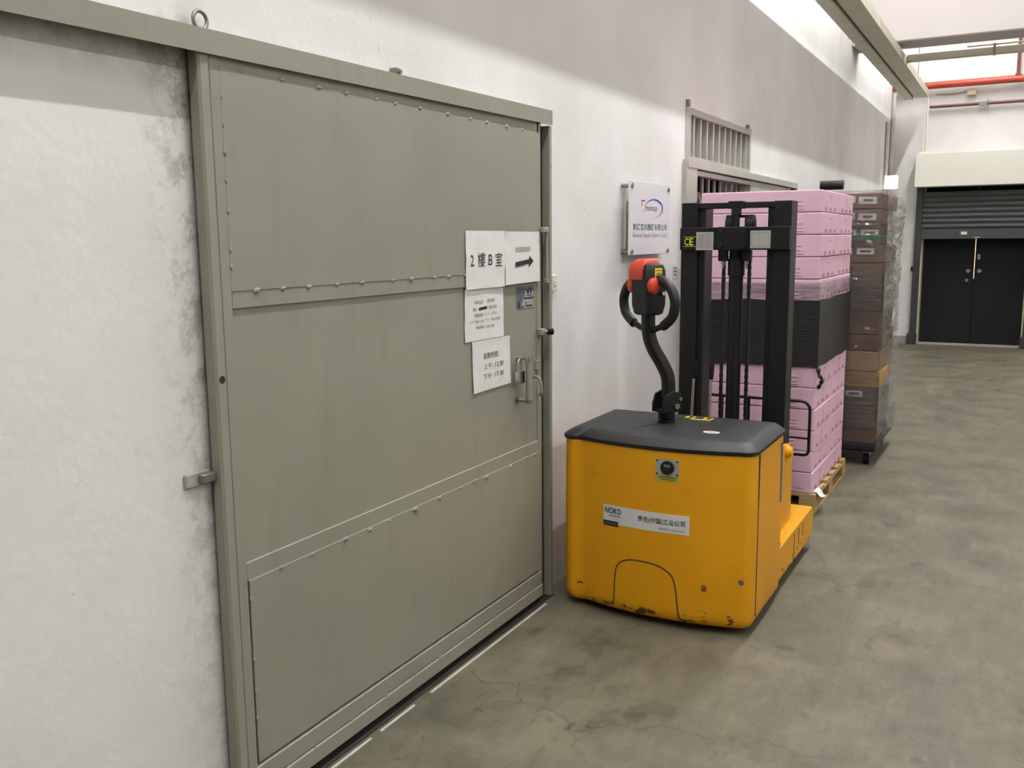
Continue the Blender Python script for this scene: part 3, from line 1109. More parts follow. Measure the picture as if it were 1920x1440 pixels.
# fascia box of the shutter
fb = empty('shutter_box', (-0.63, FY, 2.24))
tag(fb, 'cream sheet-metal box housing the roller of the far shutter', 'shutter box')
bm = bmesh.new()
box(bm, -1.42 + 0.63, 0.20 + 0.63, -0.302, -0.002, 0.0, 0.455, 0.004)
new('casing', bm, 'fascia', fb)
bm = bmesh.new()
loft(bm, [[(x + 0.63 - 1.31, y, z) for (x, y) in ((-0.085, -0.27), (0.085, -0.27), (0.085, -0.14), (-0.085, -0.14))] if False else
          [(-1.31 + 0.63 + s * sx, -0.20 + s * sy, z) for (sx, sy) in ((-1, -1), (1, -1), (1, 1), (-1, 1))] for (s, z) in ((0.085, 0.456), (0.05, 0.475), (0.022, 0.485))])
new('rod_flange', bm, 'ivory', fb)
# drop rod from the trunking
rod = tag(cyo('drop_rod', (-1.31, FY - 0.20, 2.722), (-1.315, FY - 0.20, 3.46), 0.013, 'ivory', None, 10),
          'thin ivory conduit dropping from the trunking end to the cream box', 'conduit')

# ================================================================== CABLE TRUNKING, PIPES
tk = empty('cable_trunking', (-1.47, -3.9, 3.5))
tag(tk, 'long cream cable trunking running beside the left wall under the ceiling', 'trunking')
Y0T, Y1T = 0.0, 14.38 + 3.9


def tkb(name, x0, x1, y0, y1, z0, z1, mat='trunk', par=None, b=0.003):
    bm = bmesh.new()
    box(bm, x0 + 1.47, x1 + 1.47, y0, y1, z0 - 3.5, z1 - 3.5, b)
    return new(name, bm, mat, par or tk)


tkb('narrow_channel', -1.607, -1.492, Y0T, Y1T, 3.435, 3.505)
tkb('wide_channel', -1.470, -1.298, Y0T, Y1T, 3.450, 3.545)
tkb('spine', -1.493, -1.469, Y0T, Y1T, 3.475, 3.50, 'door_dark')
y = 0.9
while y < 18.3:
    tkb('joint_strap', -1.472, -1.295, y, y + 0.05, 3.4475, 3.547)
    tkb('joint_strap', -1.610, -1.490, y + 0.28, y + 0.31, 3.4325, 3.507)
    y += 1.55
y = 2.0
while y < 18:
    cyo('hanger', (-1.38 + 1.47, y, 3.545 - 3.5), (-1.38 + 1.47, y, CZ - 3.5), 0.006, 'zinc', tk, 8)
    y += 2.6
br = empty('branch_trunking', (-1.295, 11.66, 3.5))
tag(br, 'cream branch trunking crossing under the concrete beam', 'trunking')
bm = bmesh.new()
box(bm, 0.0, 7.85, -0.05, 0.05, -0.01, 0.062, 0.003)
new('channel', bm, 'trunk', br)
for x in (0.87, 1.9, 3.0):
    bm = bmesh.new()
    box(bm, x - 0.012, x + 0.012, -0.056, 0.056, -0.016, 0.10)
    new('strap', bm, 'zinc', br)
bm = bmesh.new()
cyl(bm, (0.6, 0.0, 0.095), (7.85, 0.0, 0.105), 0.010, 8)
new('conduit', bm, 'zinc', br, 40)
rp = empty('red_pipe', (WX, FY - 0.12, 3.63))
tag(rp, 'thick red fire pipe running across the far wall', 'pipe')
bm = bmesh.new()
cyl(bm, (0.0, 0, 0.0), (8.35, 0, 0.0), 0.048, 18)
new('main_pipe', bm, 'pipe_red', rp, 40)
bm = bmesh.new()
cyl(bm, (1.56, 0, 0.0), (1.56, -0.0, CZ - 3.63), 0.022, 12)
cyl(bm, (1.56, 0, 0.03), (1.56, 0, 0.065), 0.034, 12)
new('riser', bm, 'pipe_dark', rp, 40)
tp = empty('maroon_pipe', (-1.30, FY - 0.07, 3.345))
tag(tp, 'thin maroon pipe running below the thick red pipe', 'pipe')
bm = bmesh.new()
cyl(bm, (0, 0, 0), (7.86, 0, 0.0), 0.021, 12)
new('main_pipe', bm, 'pipe_dark', tp, 40)
bm = bmesh.new()
box(bm, 0.62, 0.72, -0.026, 0.026, -0.026, 0.026, 0.004)
box(bm, 0.725, 0.74, -0.03, 0.03, -0.045, 0.05, 0.003)
new('coupling', bm, 'zinc', tp)
bx = empty('junction_box', (-0.78, FY - 0.05, 3.50))
tag(bx, 'small beige junction box under the thick red pipe', 'junction box')
bm = bmesh.new()
box(bm, -0.055, 0.055, -0.03, 0.05, -0.03, 0.05, 0.005)
new('housing', bm, 'cream', bx)
tbo('cable', smooth_path([(-0.06, 0.02, 0.03), (-0.2, 0.03, 0.01), (-0.45, 0.03, 0.015)], 4), 0.006, 'door_dark', bx, 6)
# conduits and small glowing box at the end of the left wall
for i, (y, r, lab) in enumerate(((14.05, 0.022, 'vertical painted conduit on the left wall above the small wall box'),
                                 (14.55, 0.030, 'vertical painted conduit in the far left corner'))):
    tag(cyo('wall_conduit', (WX + r, y, 2.30 if i == 0 else 0.0), (WX + r, y, 3.12 if i == 0 else 3.55), r, 'beam', None, 12), lab, 'conduit')
wl = empty('wall_box', (WX, 14.05, 2.2))
tag(wl, 'small glowing white wall box above the wrapped cartons', 'lamp')
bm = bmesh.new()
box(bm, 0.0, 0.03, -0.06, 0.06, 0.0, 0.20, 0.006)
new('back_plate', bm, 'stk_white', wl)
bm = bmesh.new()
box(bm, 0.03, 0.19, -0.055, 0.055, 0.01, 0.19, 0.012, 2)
new('box_front', bm, 'wallbox', wl)

# ================================================================== PALLET STACKER
FXC = -1.255
fk = empty('pallet_stacker', (FXC, 3.95, 0))
tag(fk, 'yellow walk-behind electric pallet stacker with black mast and steering tiller', 'forklift')
HW = 0.408
YF, YB = -0.535, -0.005     # front apex and back of the cover, local
SAG = 0.075
ZL = 0.742


def yfront(x):
    return YF + SAG * min(1.0, abs(x) / HW) ** 2.0 - 0.012 * x / HW


def outline(ins=0.0, back=YB, r=0.055):
    pts = []
    hw = HW - ins
    xe = hw - r
    ye = yfront(xe) + ins
    pts.append((-hw, back))
    for i in range(0, 7):
        t = PI / 2 * i / 6
        pts.append((-hw + r - r * math.cos(t), ye + r - r * math.sin(t) + 0.0))
    for i in range(1, 24):
        x = -xe + 2 * xe * i / 24
        pts.append((x, yfront(x) + ins))
    for i in range(0, 7):
        t = PI / 2 * (1 - i / 6)
        pts.append((hw - r + r * math.cos(t), ye + r - r * math.sin(t)))
    pts.append((hw, back))
    return pts


bm = bmesh.new()
loft(bm, [[(x, y, z) for x, y in outline(i)] for i, z in ((0.035, 0.026), (0.014, 0.033), (0.003, 0.052), (0.0, 0.08), (0.0, 0.45), (0.002, ZL))])
cover = new('front_cover', bm, 'yellow', fk, 65)
bm = bmesh.new()
loft(bm, [[(x, y, z) for x, y in outline(i, YB + 0.012)] for i, z in ((-0.002, ZL - 0.010), (-0.005, ZL - 0.005), (-0.005, ZL + 0.006), (0.002, ZL + 0.012), (0.030, ZL + 0.030), (0.042, ZL + 0.035), (0.07, ZL + 0.036))])
lid = new('top_lid', bm, 'lid', fk, 35)
ZT = ZL + 0.036
# crease across the lid, sticker, rear edge tape, bright strip
bm = bmesh.new()
tube(bm, [(-0.13, YF + 0.12, ZT + 0.0002), (-0.02, -0.07, ZT + 0.0002)], 0.0016, 6)
new('crease', bm, 'black', lid)
bm = bmesh.new()
lathe(bm, [(0.030, 0), (0.030, 0.001)], 24)
for v in bm.verts:
    v.co = Vector((v.co.x * 1.15 + 0.185, v.co.y * 0.75 - 0.315, v.co.z + ZT))
st = new('oval_sticker', bm, 'stk_white', lid)
bm = bmesh.new()
box(bm, 0.167, 0.203, -0.321, -0.309, ZT + 0.001, ZT + 0.0015)
new('sticker_print', bm, 'pinkd', st)
# arched service panel seam on the front
ap = empty('service_panel')
ap.parent = fk


def fpt(x, z, k=0.0):
    return (x, yfront(x) - k, z)


arch = [(a + 0.012, b - (0.030 if b < 0.13 else 0.006)) for a, b in [(-0.215, 0.085), (-0.175, 0.085), (-0.165, 0.10), (-0.160, 0.18), (-0.148, 0.235), (-0.105, 0.265), (-0.04, 0.272), (0.03, 0.265), (0.085, 0.235), (0.105, 0.18), (0.118, 0.10), (0.128, 0.078), (0.175, 0.078), (0.178, 0.062)]]
pp = smooth_path([(a, 0, b) for a, b in arch], 5)
tbo('seam', [fpt(p.x, p.z, 0.0) for p in pp], 0.0026, 'dirt_shade', ap, 6)
# corner seam on the right
tbo('corner_seam', [(HW + 0.0005, yfront(HW - 0.055) + 0.075, z) for z in (0.07, 0.4, ZL - 0.012)], 0.0024, 'dirt_shade', cover, 6)
bm = bmesh.new()
cyl(bm, fpt(0.368, 0.228, 0.004), fpt(0.368, 0.228, -0.01), 0.011, 14)
new('panel_screw', bm, 'zinc', cover, 40)
# lower scuff: dent
bm = bmesh.new()
cyl(bm, fpt(0.228, 0.190, 0.0015), fpt(0.228, 0.190, -0.01), 0.014, 12)
new('dent', bm, pm('worn_primer', (150, 98, 34), 0.8, 0, 0.4, 60), cover, 40)
# hour meter
hm = empty('hour_meter')
hm.parent = fk
HX, HZ = 0.076, 0.662


def fsheet(name, x, z, w, h, mat, par, k=0.001, th=0.0008, n=12):
    return new(name, patch(lambda u, v: (x + u, yfront(x + u) - k, z + v), w, h, n, 1, th, (0, -1, 0)), mat, par, 60)


fsheet('meter_plate', HX - 0.047, HZ - 0.028, 0.094, 0.066, 'alu', hm, 0.002, 0.003)
fsheet('meter_sticker', HX - 0.047, HZ - 0.050, 0.094, 0.022, 'stk_lime', hm, 0.001, 0.001)
bm = bmesh.new()
yy = yfront(HX)
cyl(bm, (HX + 0.002, yy + 0.002, HZ + 0.006), (HX + 0.002, yy - 0.012, HZ + 0.006), 0.027, 28)
new('meter_bezel', bm, 'blackp', hm, 40)
bm = bmesh.new()
box(bm, HX - 0.010, HX + 0.016, yy - 0.0128, yy - 0.0118, HZ + 0.010, HZ + 0.020)
new('meter_window', bm, 'lcd2', hm)
bm = bmesh.new()
box(bm, HX - 0.012, HX + 0.014, yy - 0.0128, yy - 0.0118, HZ - 0.006, HZ + 0.006)
new('meter_digits', bm, 'lcd', hm)
for sx in (-0.041, 0.041):
    for sz in (-0.021, 0.032):
        bm = bmesh.new()
        cyl(bm, (HX + sx, yfront(HX + sx) - 0.001, HZ + sz), (HX + sx, yfront(HX + sx) - 0.0045, HZ + sz), 0.0038, 8)
        new('meter_rivet', bm, 'dirt_shade', hm)
fsheet('print_line', HX - 0.038, HZ - 0.037, 0.076, 0.003, 'ink_mid', hm, 0.0016, 0.0003)
fsheet('print_line', HX - 0.026, HZ - 0.045, 0.060, 0.003, 'ink_mid', hm, 0.0016, 0.0003)
# maker's sticker
ms = empty('maker_sticker')
ms.parent = fk
MX, MZ, MW, MH = -0.204, 0.400, 0.372, 0.078
fsheet('sticker_base', MX, MZ, MW, MH, 'stk_white', ms, 0.0010, 0.0010, 30)
fsheet('sticker_tab', MX, MZ - 0.009, 0.070, 0.021, 'ink', ms, 0.0016, 0.0012, 8)
fsheet('tab_print', MX + 0.006, MZ - 0.001, 0.058, 0.004, 'ink_grey', ms, 0.0021, 0.0004, 6)


def mf(u0, v0, k=0.0020):
    return lambda u, v: (MX + u0 + u, yfront(MX + u0 + u) - k, MZ + v0 + v)


lettering('NOKO', 0.076, 0.024, 'navy', ms, mf(0.008, 0.044), bold=0.02)
lettering('挪克(中国)工业公司', 0.198, 0.026, 'ink', ms, mf(0.158, 0.030), bold=0.012)
lettering('NOKO China LLC', 0.105, 0.010, 'ink_mid', ms, mf(0.250, 0.010), bold=0.0)
fsheet('print_line', MX + 0.026, MZ + 0.033, 0.054, 0.003, 'ink_grey', ms, 0.0018, 0.0003)

# chassis: right and left outriggers, mast mounts, drive wheel
for s in (-1, 1):
    bm = bmesh.new()
    prof = [(-0.02, 0.060), (0.72, 0.055), (0.775, 0.075), (0.790, 0.11), (0.790, 0.180), (0.765, 0.212), (-0.02, 0.212)]
    a, b = (s * 0.265, s * 0.398)
    prism(bm, prof, 'x', min(a, b), max(a, b))
    og = new('outrigger', bm, 'yellow', fk, bev=0.004)
    bm = bmesh.new()
    prism(bm, [(-0.01, 0.206), (0.50, 0.206), (0.49, 0.55), (0.42, 0.60), (0.10, 0.64), (-0.01, 0.70)], 'x', min(s * 0.325, s * 0.345), max(s * 0.325, s * 0.345))
    new('mast_mount', bm, 'yellow', fk, bev=0.003)
    bm = bmesh.new()
    box(bm, s * 0.350 if s > 0 else s * 0.39, max(s * 0.350, s * 0.39) if s > 0 else s * 0.350, 0.0, 0.10, 0.2122, 0.2150, 0.001)
    new('dark_patch', bm, 'lid', og)  # thin dark grey plate on the outrigger top
    for j, yy2 in enumerate((0.34, 0.44, 0.53)):
        bm = bmesh.new()
        box(bm, s * 0.3985 - 0.0006, s * 0.3985 + 0.0006, yy2, yy2 + 0.008, 0.09 + 0.02 * j, 0.19)
        new('scuff', bm, 'dirt_shade', og)
    bm = bmesh.new()
    cyl(bm, (s * 0.29, 0.70, 0.037), (s * 0.37, 0.70, 0.037), 0.037, 20)
    new('load_wheel', bm, 'rubber', fk, 40)
bm = bmesh.new()
box(bm, -0.315, 0.315, -0.004, 0.20, 0.07, 0.70, 0.005)
new('rear_bulkhead', bm, 'black', fk)
bm = bmesh.new()
cyl(bm, (-0.06, -0.2, 0.11), (0.06, -0.2, 0.11), 0.11, 24)
new('drive_wheel', bm, 'rubber', fk, 40)
# side sticker and lifting lug
bm = bmesh.new()
box(bm, HW - 0.0005, HW + 0.0012, YB - 0.035, YB - 0.008, 0.44, 0.70)
new('side_sticker', bm, 'stk_blue', fk)
bm = bmesh.new()
cyl(bm, (0.340, 0.36, 0.575), (0.362, 0.36, 0.575), 0.030, 18)
cyl(bm, (0.362, 0.36, 0.575), (0.372, 0.36, 0.575), 0.022, 18)
new('lifting_lug', bm, 'yellow', fk, 40)

# mast
MC = 0.043      # mast centre, local x
MY = 0.47       # mast front plane, local y
mast_top = 1.728
for s in (-1, 1):
    bm = bmesh.new()
    xo, xi = MC + s * 0.262, MC + s * 0.182
    a, b = min(xo, xi), max(xo, xi)
    box(bm, a, b, MY, MY + 0.012, 0.08, mast_top, 0.002)
    box(bm, min(xo, xo - s * 0.012), max(xo, xo - s * 0.012), MY + 0.012, MY + 0.11, 0.08, mast_top, 0.002)
    box(bm, a, b, MY + 0.11, MY + 0.122, 0.08, mast_top, 0.002)
    new('outer_channel', bm, 'black', fk)
    bm = bmesh.new()
    xo, xi = MC + s * 0.198, MC + s * 0.150
    a, b = min(xo, xi), max(xo, xi)
    box(bm, a, b, MY + 0.020, MY + 0.032, 0.10, mast_top - 0.012, 0.002)
    box(bm, min(xi, xi + s * 0.010), max(xi, xi + s * 0.010), MY + 0.032, MY + 0.15, 0.10, mast_top - 0.012, 0.002)
    new('inner_channel', bm, 'black', fk)
bm = bmesh.new()
box(bm, MC - 0.20, MC + 0.20, MY + 0.010, MY + 0.05, mast_top - 0.03, mast_top - 0.002, 0.003)
box(bm, MC - 0.035, MC + 0.035, MY + 0.0, MY + 0.06, mast_top - 0.032, mast_top + 0.004, 0.003)
new('top_crossbar', bm, 'black', fk)
bm = bmesh.new()
box(bm, MC - 0.225, MC + 0.20, MY + 0.02, MY + 0.06, 0.30, 0.42, 0.003)
new('lower_crossbar', bm, 'black', fk)
# crosshead plate with bolts
PY = MY - 0.022
bm = bmesh.new()
box(bm, MC - 0.262, MC + 0.262, PY, PY + 0.022, 1.503, 1.610, 0.003)
cp = new('crosshead_plate', bm, 'black', fk)
bm = bmesh.new()
box(bm, MC - 0.072, MC + 0.066, PY - 0.016, PY, 1.500, 1.612, 0.006, 2)
hb = new('cylinder_bracket', bm, 'black', fk)
for bx_ in (-0.058, 0.052):
    for bz in (1.525, 1.588):
        bm = bmesh.new()
        cyl(bm, (MC + bx_, PY - 0.016, bz), (MC + bx_, PY - 0.027, bz), 0.0125, 6)
        new('bolt', bm, 'blackp', hb)
# lift cylinder, rod, rod head, sprocket guard, chains, anchors
cyo('lift_cylinder', (MC, MY + 0.045, 0.12), (MC, MY + 0.045, 1.50), 0.034, 'black', fk, 24)
cyo('cylinder_collar', (MC, MY + 0.045, 1.38), (MC, MY + 0.045, 1.46), 0.040, 'black', fk, 24)
cyo('piston_rod', (MC, MY + 0.02, 1.60), (MC, MY + 0.02, 1.70), 0.017, 'black', fk, 18)
cyo('rod_nut', (MC, MY + 0.02, 1.668), (MC, MY + 0.02, 1.70), 0.027, 'black', fk, 6)
for x in (-0.056, 0.058):
    bm = bmesh.new()
    box(bm, MC + x - 0.022, MC + x + 0.022, MY + 0.0, MY + 0.03, 1.45, 1.503, 0.003)
    new('chain_anchor', bm, 'black', fk)
    bm = bmesh.new()
    cyl(bm, (MC + x, MY + 0.012, 1.45), (MC + x, MY + 0.012, 1.415), 0.006, 10)
    cyl(bm, (MC + x, MY + 0.012, 1.450), (MC + x, MY + 0.012, 1.436), 0.011, 6)
    new('anchor_bolt', bm, 'zinc', fk)
for x in (-0.05, 0.05):
    # sprocket seen above the plate
    bm = bmesh.new()
    cyl(bm, (MC + x - 0.014 + 0.012, MY + 0.06, 1.622), (MC + x + 0.014 + 0.012, MY + 0.06, 1.622), 0.046, 22)
    cyl(bm, (MC + x - 0.020 + 0.012, MY + 0.06, 1.622), (MC + x + 0.020 + 0.012, MY + 0.06, 1.622), 0.022, 16)
    new('chain_sprocket', bm, 'blackp', fk, 40)
bm = bmesh.new()
box(bm, MC - 0.055, MC + 0.075, MY + 0.04, MY + 0.08, 1.655, 1.668, 0.003)
box(bm, MC + 0.035, MC + 0.05, MY + 0.04, MY + 0.08, 1.60, 1.66, 0.003)
new('sprocket_bridge', bm, 'black', fk)
# chains of links
for x in (-0.058, 0.066):
    bm = bmesh.new()
    z = 0.62
    i = 0
    while z < 1.60:
        w = 0.0085 if i % 2 else 0.007
        box(bm, MC + x - w, MC + x + w, MY + 0.03, MY + 0.042, z, z + 0.0165)
        z += 0.0155
        i += 1
    ch = new('lift_chain', bm, 'blackp', fk)
    ch['kind'] = 'stuff'
# plates on the crosshead
bm = bmesh.new()
box(bm, MC - 0.180, MC - 0.095, PY - 0.002, PY, 1.502, 1.588, 0.001)
pA = new('rating_plate', bm, 'alu', fk)
for i in range(7):
    bm = bmesh.new()
    box(bm, MC - 0.172, MC - 0.172 + (0.065 if i == 6 else 0.03), PY - 0.0026, PY - 0.0019, 1.514 + i * 0.010, 1.514 + i * 0.010 + 0.004)
    if i < 6:
        box(bm, MC - 0.137, MC - 0.104, PY - 0.0026, PY - 0.0019, 1.514 + i * 0.010, 1.514 + i * 0.010 + 0.003)
    new('plate_print', bm, 's_grey', pA)
bm = bmesh.new()
box(bm, MC + 0.080, MC + 0.175, PY - 0.002, PY, 1.510, 1.592, 0.001)
pB = new('load_plate', bm, 'alu', fk)
bm = bmesh.new()
for q in ((0.088, 0.167, 1.518, 1.5195), (0.088, 0.167, 1.583, 1.5845), (0.088, 0.0895, 1.518, 1.584), (0.1655, 0.167, 1.518, 1.584)):
    box(bm, MC + q[0], MC + q[1], PY - 0.0026, PY - 0.0019, q[2], q[3])
new('plate_print', bm, 's_grey', pB)
bm = bmesh.new()
box(bm, MC - 0.242, MC - 0.181, PY - 0.0016, PY, 1.519, 1.567, 0.0005)
pC = new('ce_sticker', bm, 'rubber', fk)
for z in (1.5195, 1.5645):
    bm = bmesh.new()
    box(bm, MC - 0.242, MC - 0.181, PY - 0.0022, PY - 0.0015, z, z + 0.002)
    new('sticker_line', bm, 'lime_ce', pC)
lettering('C', 0.021, 0.034, 'lime_ce', pC, lambda u, v: (MC - 0.238 + u, PY - 0.0022, 1.526 + v), bold=0.01)
lettering('E', 0.019, 0.034, 'lime_ce', pC, lambda u, v: (MC - 0.213 + u, PY - 0.0022, 1.526 + v), bold=0.01)
# fork carriage, load guard, forks
CYL = 0.80
bm = bmesh.new()
box(bm, MC - 0.24, MC + 0.24, MY + 0.16, MY + 0.20, 0.12, 0.30, 0.004)
new('fork_carriage', bm, 'black', fk)
for s in (-1, 1):
    bm = bmesh.new()
    prism(bm, [(MY + 0.20, 0.34), (MY + 0.20, 0.045), (MY + 1.30, 0.055), (MY + 1.30, 0.066), (MY + 0.24, 0.078), (MY + 0.24, 0.34)], 'x', MC + s * 0.112 - 0.055, MC + s * 0.112 + 0.055)
    new('fork', bm, 'black', fk)
gx0, gx1, gz0, gz1, R_ = -0.235, 0.360, 0.465, 0.742, 0.045
gp = [(gx0, CYL, gz0)] + [(gx0, CYL, gz1 - R_)] + [(gx0 + R_ - R_ * math.cos(t), CYL, gz1 - R_ + R_ * math.sin(t)) for t in (0.4, 0.8, 1.2, 1.57)] + \
     [(gx1 - R_ + R_ * math.sin(t), CYL, gz1 - R_ + R_ * math.cos(t)) for t in (0.0, 0.4, 0.8, 1.2, 1.57)] + \
     [(gx1, CYL, gz0 + 0.02), (gx1 - 0.006, CYL, gz0 + 0.006), (gx1 - 0.02, CYL, gz0), (gx0, CYL, gz0)]
lg = tbo('load_guard', gp, 0.008, 'black', fk, 8, up=(0, 1, 0))
tbo('guard_bar', [(gx0, CYL, 0.552), (gx1, CYL, 0.552)], 0.006, 'black', lg, 8)
for x in (0.05, -0.09, 0.2):
    tbo('guard_bar', [(x, CYL, 0.30), (x, CYL, gz1)], 0.008, 'black', lg, 8)
for x in (-0.15, 0.16):
    tbo('guard_stay', [(x, MY + 0.18, 0.32), (x, CYL, 0.40), (x, CYL, gz0)], 0.008, 'black', lg, 8)

# tiller
TB = Vector((-0.052, -0.185, ZT))
ta = math.radians(-30)
tl = empty('tiller', TB)
tl.parent = fk
tl.rotation_euler = (0, 0, ta)
bm = bmesh.new()
lathe(bm, [(0.038, -0.004), (0.038, 0.010), (0.032, 0.014), (0.036, 0.020), (0.036, 0.052), (0.033, 0.056)], 24)
new('pivot_base', bm, 'black', tl, 30)
for s in (-1, 1):
    bm = bmesh.new()
    c2 = [(-0.050, 0.045), (0.045, 0.045), (0.050, 0.060), (0.050, 0.115), (0.040, 0.132), (0.0, 0.138), (-0.035, 0.125), (-0.050, 0.085)]
    prism(bm, c2, 'x', min(s * 0.030, s * 0.040), max(s * 0.030, s * 0.040))
    ck = new('yoke_cheek', bm, 'black', tl, bev=0.003)
    if s == 1:
        for (y, z, r) in ((0.020, 0.072, 0.0115), (0.040, 0.102, 0.007)):
            bm = bmesh.new()
            cyl(bm, (0.040, y, z), (0.047, y, z), r, 14)
            new('yoke_bolt', bm, 'chrome', ck, 40)
            bm = bmesh.new()
            cyl(bm, (0.047, y, z), (0.0475, y, z), r * 0.4, 8)
            new('bolt_socket', bm, 'dirt_shade', ck)
bm = bmesh.new()
box(bm, -0.030, 0.030, -0.045, 0.045, 0.045, 0.058, 0.002)
new('yoke_floor', bm, 'black', tl)
bm = bmesh.new()
arm = smooth_path([(0.012, 0.0, 0.07), (0.010, 0.0, 0.135), (0.006, -0.004, 0.20), (-0.010, -0.022, 0.255), (-0.030, -0.050, 0.315), (-0.042, -0.066, 0.37), (-0.046, -0.070, 0.43), (-0.046, -0.070, 0.52)], 6)
tube(bm, arm, 0.0245, 16, sq=(1.0, 1.0), up=(1, 0, 0))
new('steering_arm', bm, 'black', tl, 50)
HCX, HCY = -0.046, -0.070
bm = bmesh.new()
sec = lambda w, dd, z, oy=0.0: [(HCX + x * w, HCY + oy + y * dd, z) for x, y in ((-1, -0.7), (-0.75, -1), (0.75, -1), (1, -0.7), (1, 0.7), (0.75, 1), (-0.75, 1), (-1, 0.7))]
loft(bm, [sec(0.040, 0.036, 0.462), sec(0.052, 0.046, 0.470), sec(0.062, 0.052, 0.505), sec(0.062, 0.054, 0.60), sec(0.060, 0.052, 0.65), sec(0.050, 0.045, 0.672), sec(0.036, 0.032, 0.680)])
hd = new('tiller_head', bm, 'blackp', tl, 35, bev=0.003)
# red safety button over the operator side
bm = bmesh.new()
loft(bm, [[(HCX + x, HCY + y, z) for x, y in ((-0.058 * k1, -0.060 + o), (0.020 * k1, -0.060 + o), (0.030 * k1, -0.03 + o), (0.030 * k1, 0.03), (-0.040 * k1, 0.04), (-0.062 * k1, 0.01))]
          for k1, z, o in ((0.98, 0.612, 0.004), (1.04, 0.62, 0.0), (1.04, 0.655, 0.0), (1.0, 0.678, 0.010), (0.8, 0.694, 0.022), (0.5, 0.699, 0.03))])
new('safety_button', bm, 'red', hd, 50, bev=0.003)
for s in (-1, 1):
    bm = bmesh.new()
    loft(bm, [[(HCX + s * xx, HCY - 0.030 + r2 * math.cos(t) * 0.95, 0.588 + r2 * math.sin(t) * 1.15) for t in [2 * PI * i / 14 for i in range(14)]] for xx, r2 in ((0.050, 0.022), (0.060, 0.030), (0.074, 0.030), (0.083, 0.020))])
    new('speed_knob', bm, 'red', hd, 50)
# warning label
bm = bmesh.new()
box(bm, HCX + 0.0605, HCX + 0.0635, HCY - 0.020, HCY + 0.018, 0.618, 0.660, 0.0008)
wlb = new('warning_label', bm, 'stk_yellow', hd)
bm = bmesh.new()
tube(bm, [(HCX + 0.0645, HCY - 0.014 + 0.028 * i / 8, 0.632 + 0.008 * math.sin(PI * i / 8)) for i in range(9)], 0.0014, 6)
box(bm, HCX + 0.0636, HCX + 0.0641, HCY - 0.014, HCY + 0.013, 0.649, 0.652)
new('label_print', bm, 'ink', wlb)
bm = bmesh.new()
cyl(bm, (HCX + 0.058, HCY + 0.02, 0.555), (HCX + 0.075, HCY + 0.02, 0.555), 0.008, 12)
new('key_lock', bm, 'chrome', hd, 40)
# grips
for s in (-1, 1):
    pts = smooth_path([(HCX + s * 0.055, HCY, 0.612), (HCX + s * 0.098, HCY, 0.606), (HCX + s * 0.146, HCY, 0.572), (HCX + s * 0.168, HCY, 0.520), (HCX + s * 0.154, HCY, 0.465), (HCX + s * 0.108, HCY, 0.428), (HCX + s * 0.095, HCY, 0.422)], 6)
    tbo('grip', pts, [0.0205] * (len(pts) - 1) + [0.018], 'blackp', tl, 14, up=(0, 1, 0))
    tbo('grip_stay', [(HCX + s * 0.10, HCY, 0.424), (HCX + s * 0.05, HCY, 0.406), (HCX, HCY, 0.396)], 0.013, 'black', tl, 10, up=(0, 1, 0))

# hydraulic levers
for (x, lean) in ((0.014, 0.006), (0.094, 0.003)):
    lv = empty('control_lever', (x, -0.045, ZT))
    lv.parent = fk
    cyo('lever_rod', (0, 0, -0.004), (lean * 1.2, 0.004, 0.20), 0.0055, 'chrome', lv, 10)
    bm = bmesh.new()
    tube(bm, [(lean * 1.1, 0.004, 0.175), (lean * 1.3, 0.004, 0.20), (lean * 1.5, 0.004, 0.235), (lean * 1.55, 0.004, 0.25)], [0.0085, 0.0105, 0.0115, 0.008], 12)
    new('lever_grip', bm, 'rubber', lv, 50)
    bm = bmesh.new()
    box(bm, -0.026, 0.016, -0.014, 0.022, 0.0, 0.0012)
    new('lever_sticker', bm, 'stk_yellow', lv)
    bm = bmesh.new()
    cyl(bm, (0, 0, 0.0012), (0, 0, 0.003), 0.010, 12)
    new('lever_boot', bm, 'rubber', lv)
bm = bmesh.new()
box(bm, 0.02, 0.11, -0.085, -0.070, ZT - 0.002, ZT + 0.0012)
new('edge_tape', bm, 'stk_yellow', lid)
bm = bmesh.new()
box(bm, -0.265, -0.19, -0.022, -0.005, ZT - 0.006, ZT + 0.006, 0.003)
new('lid_hinge', bm, 'zinc', lid)

# ================================================================== PALLET OF PINK FOAM BOXES
SX0, SX1, SY_0, SY_M, SY_1 = -1.650, -0.975, 5.30, 5.80, 6.30
PZ = 0.115
BH = 0.1215
pa = empty('wooden_pallet', ((SX0 + SX1) / 2, 5.8, 0))
tag(pa, 'low wooden pallet under the stack of pink foam boxes', 'pallet')


def pab(name, x0, x1, y0, y1, z0, z1, par=None):
    bm = bmesh.new()
    box(bm, x0 - pa.location.x, x1 - pa.location.x, y0 - 5.8, y1 - 5.8, z0, z1, 0.002)
    return new(name, bm, 'wood', par or pa)


PXL, PXR = SX0 - 0.03, SX1 + 0.025
for i in range(6):
    y0 = SY_0 - 0.01 + i * (SY_1 - SY_0 - 0.08) / 5
    pab('deck_board', PXL, PXR, y0, y0 + 0.10, PZ - 0.018, PZ)
for x0, x1 in ((PXL, PXL + 0.09), (-1.235, -1.189), (PXR - 0.09, PXR)):
    pab('stringer_board', x0, x1, SY_0 - 0.01, SY_1 + 0.02, PZ - 0.034, PZ - 0.018)
    for y0 in (SY_0 - 0.01, 5.74, SY_1 - 0.09):
        pab('block', x0, x1, y0, y0 + 0.11, 0.012, PZ - 0.034)
    pab('base_board', x0, x1, SY_0 - 0.01, SY_1 + 0.02, 0.0, 0.012)
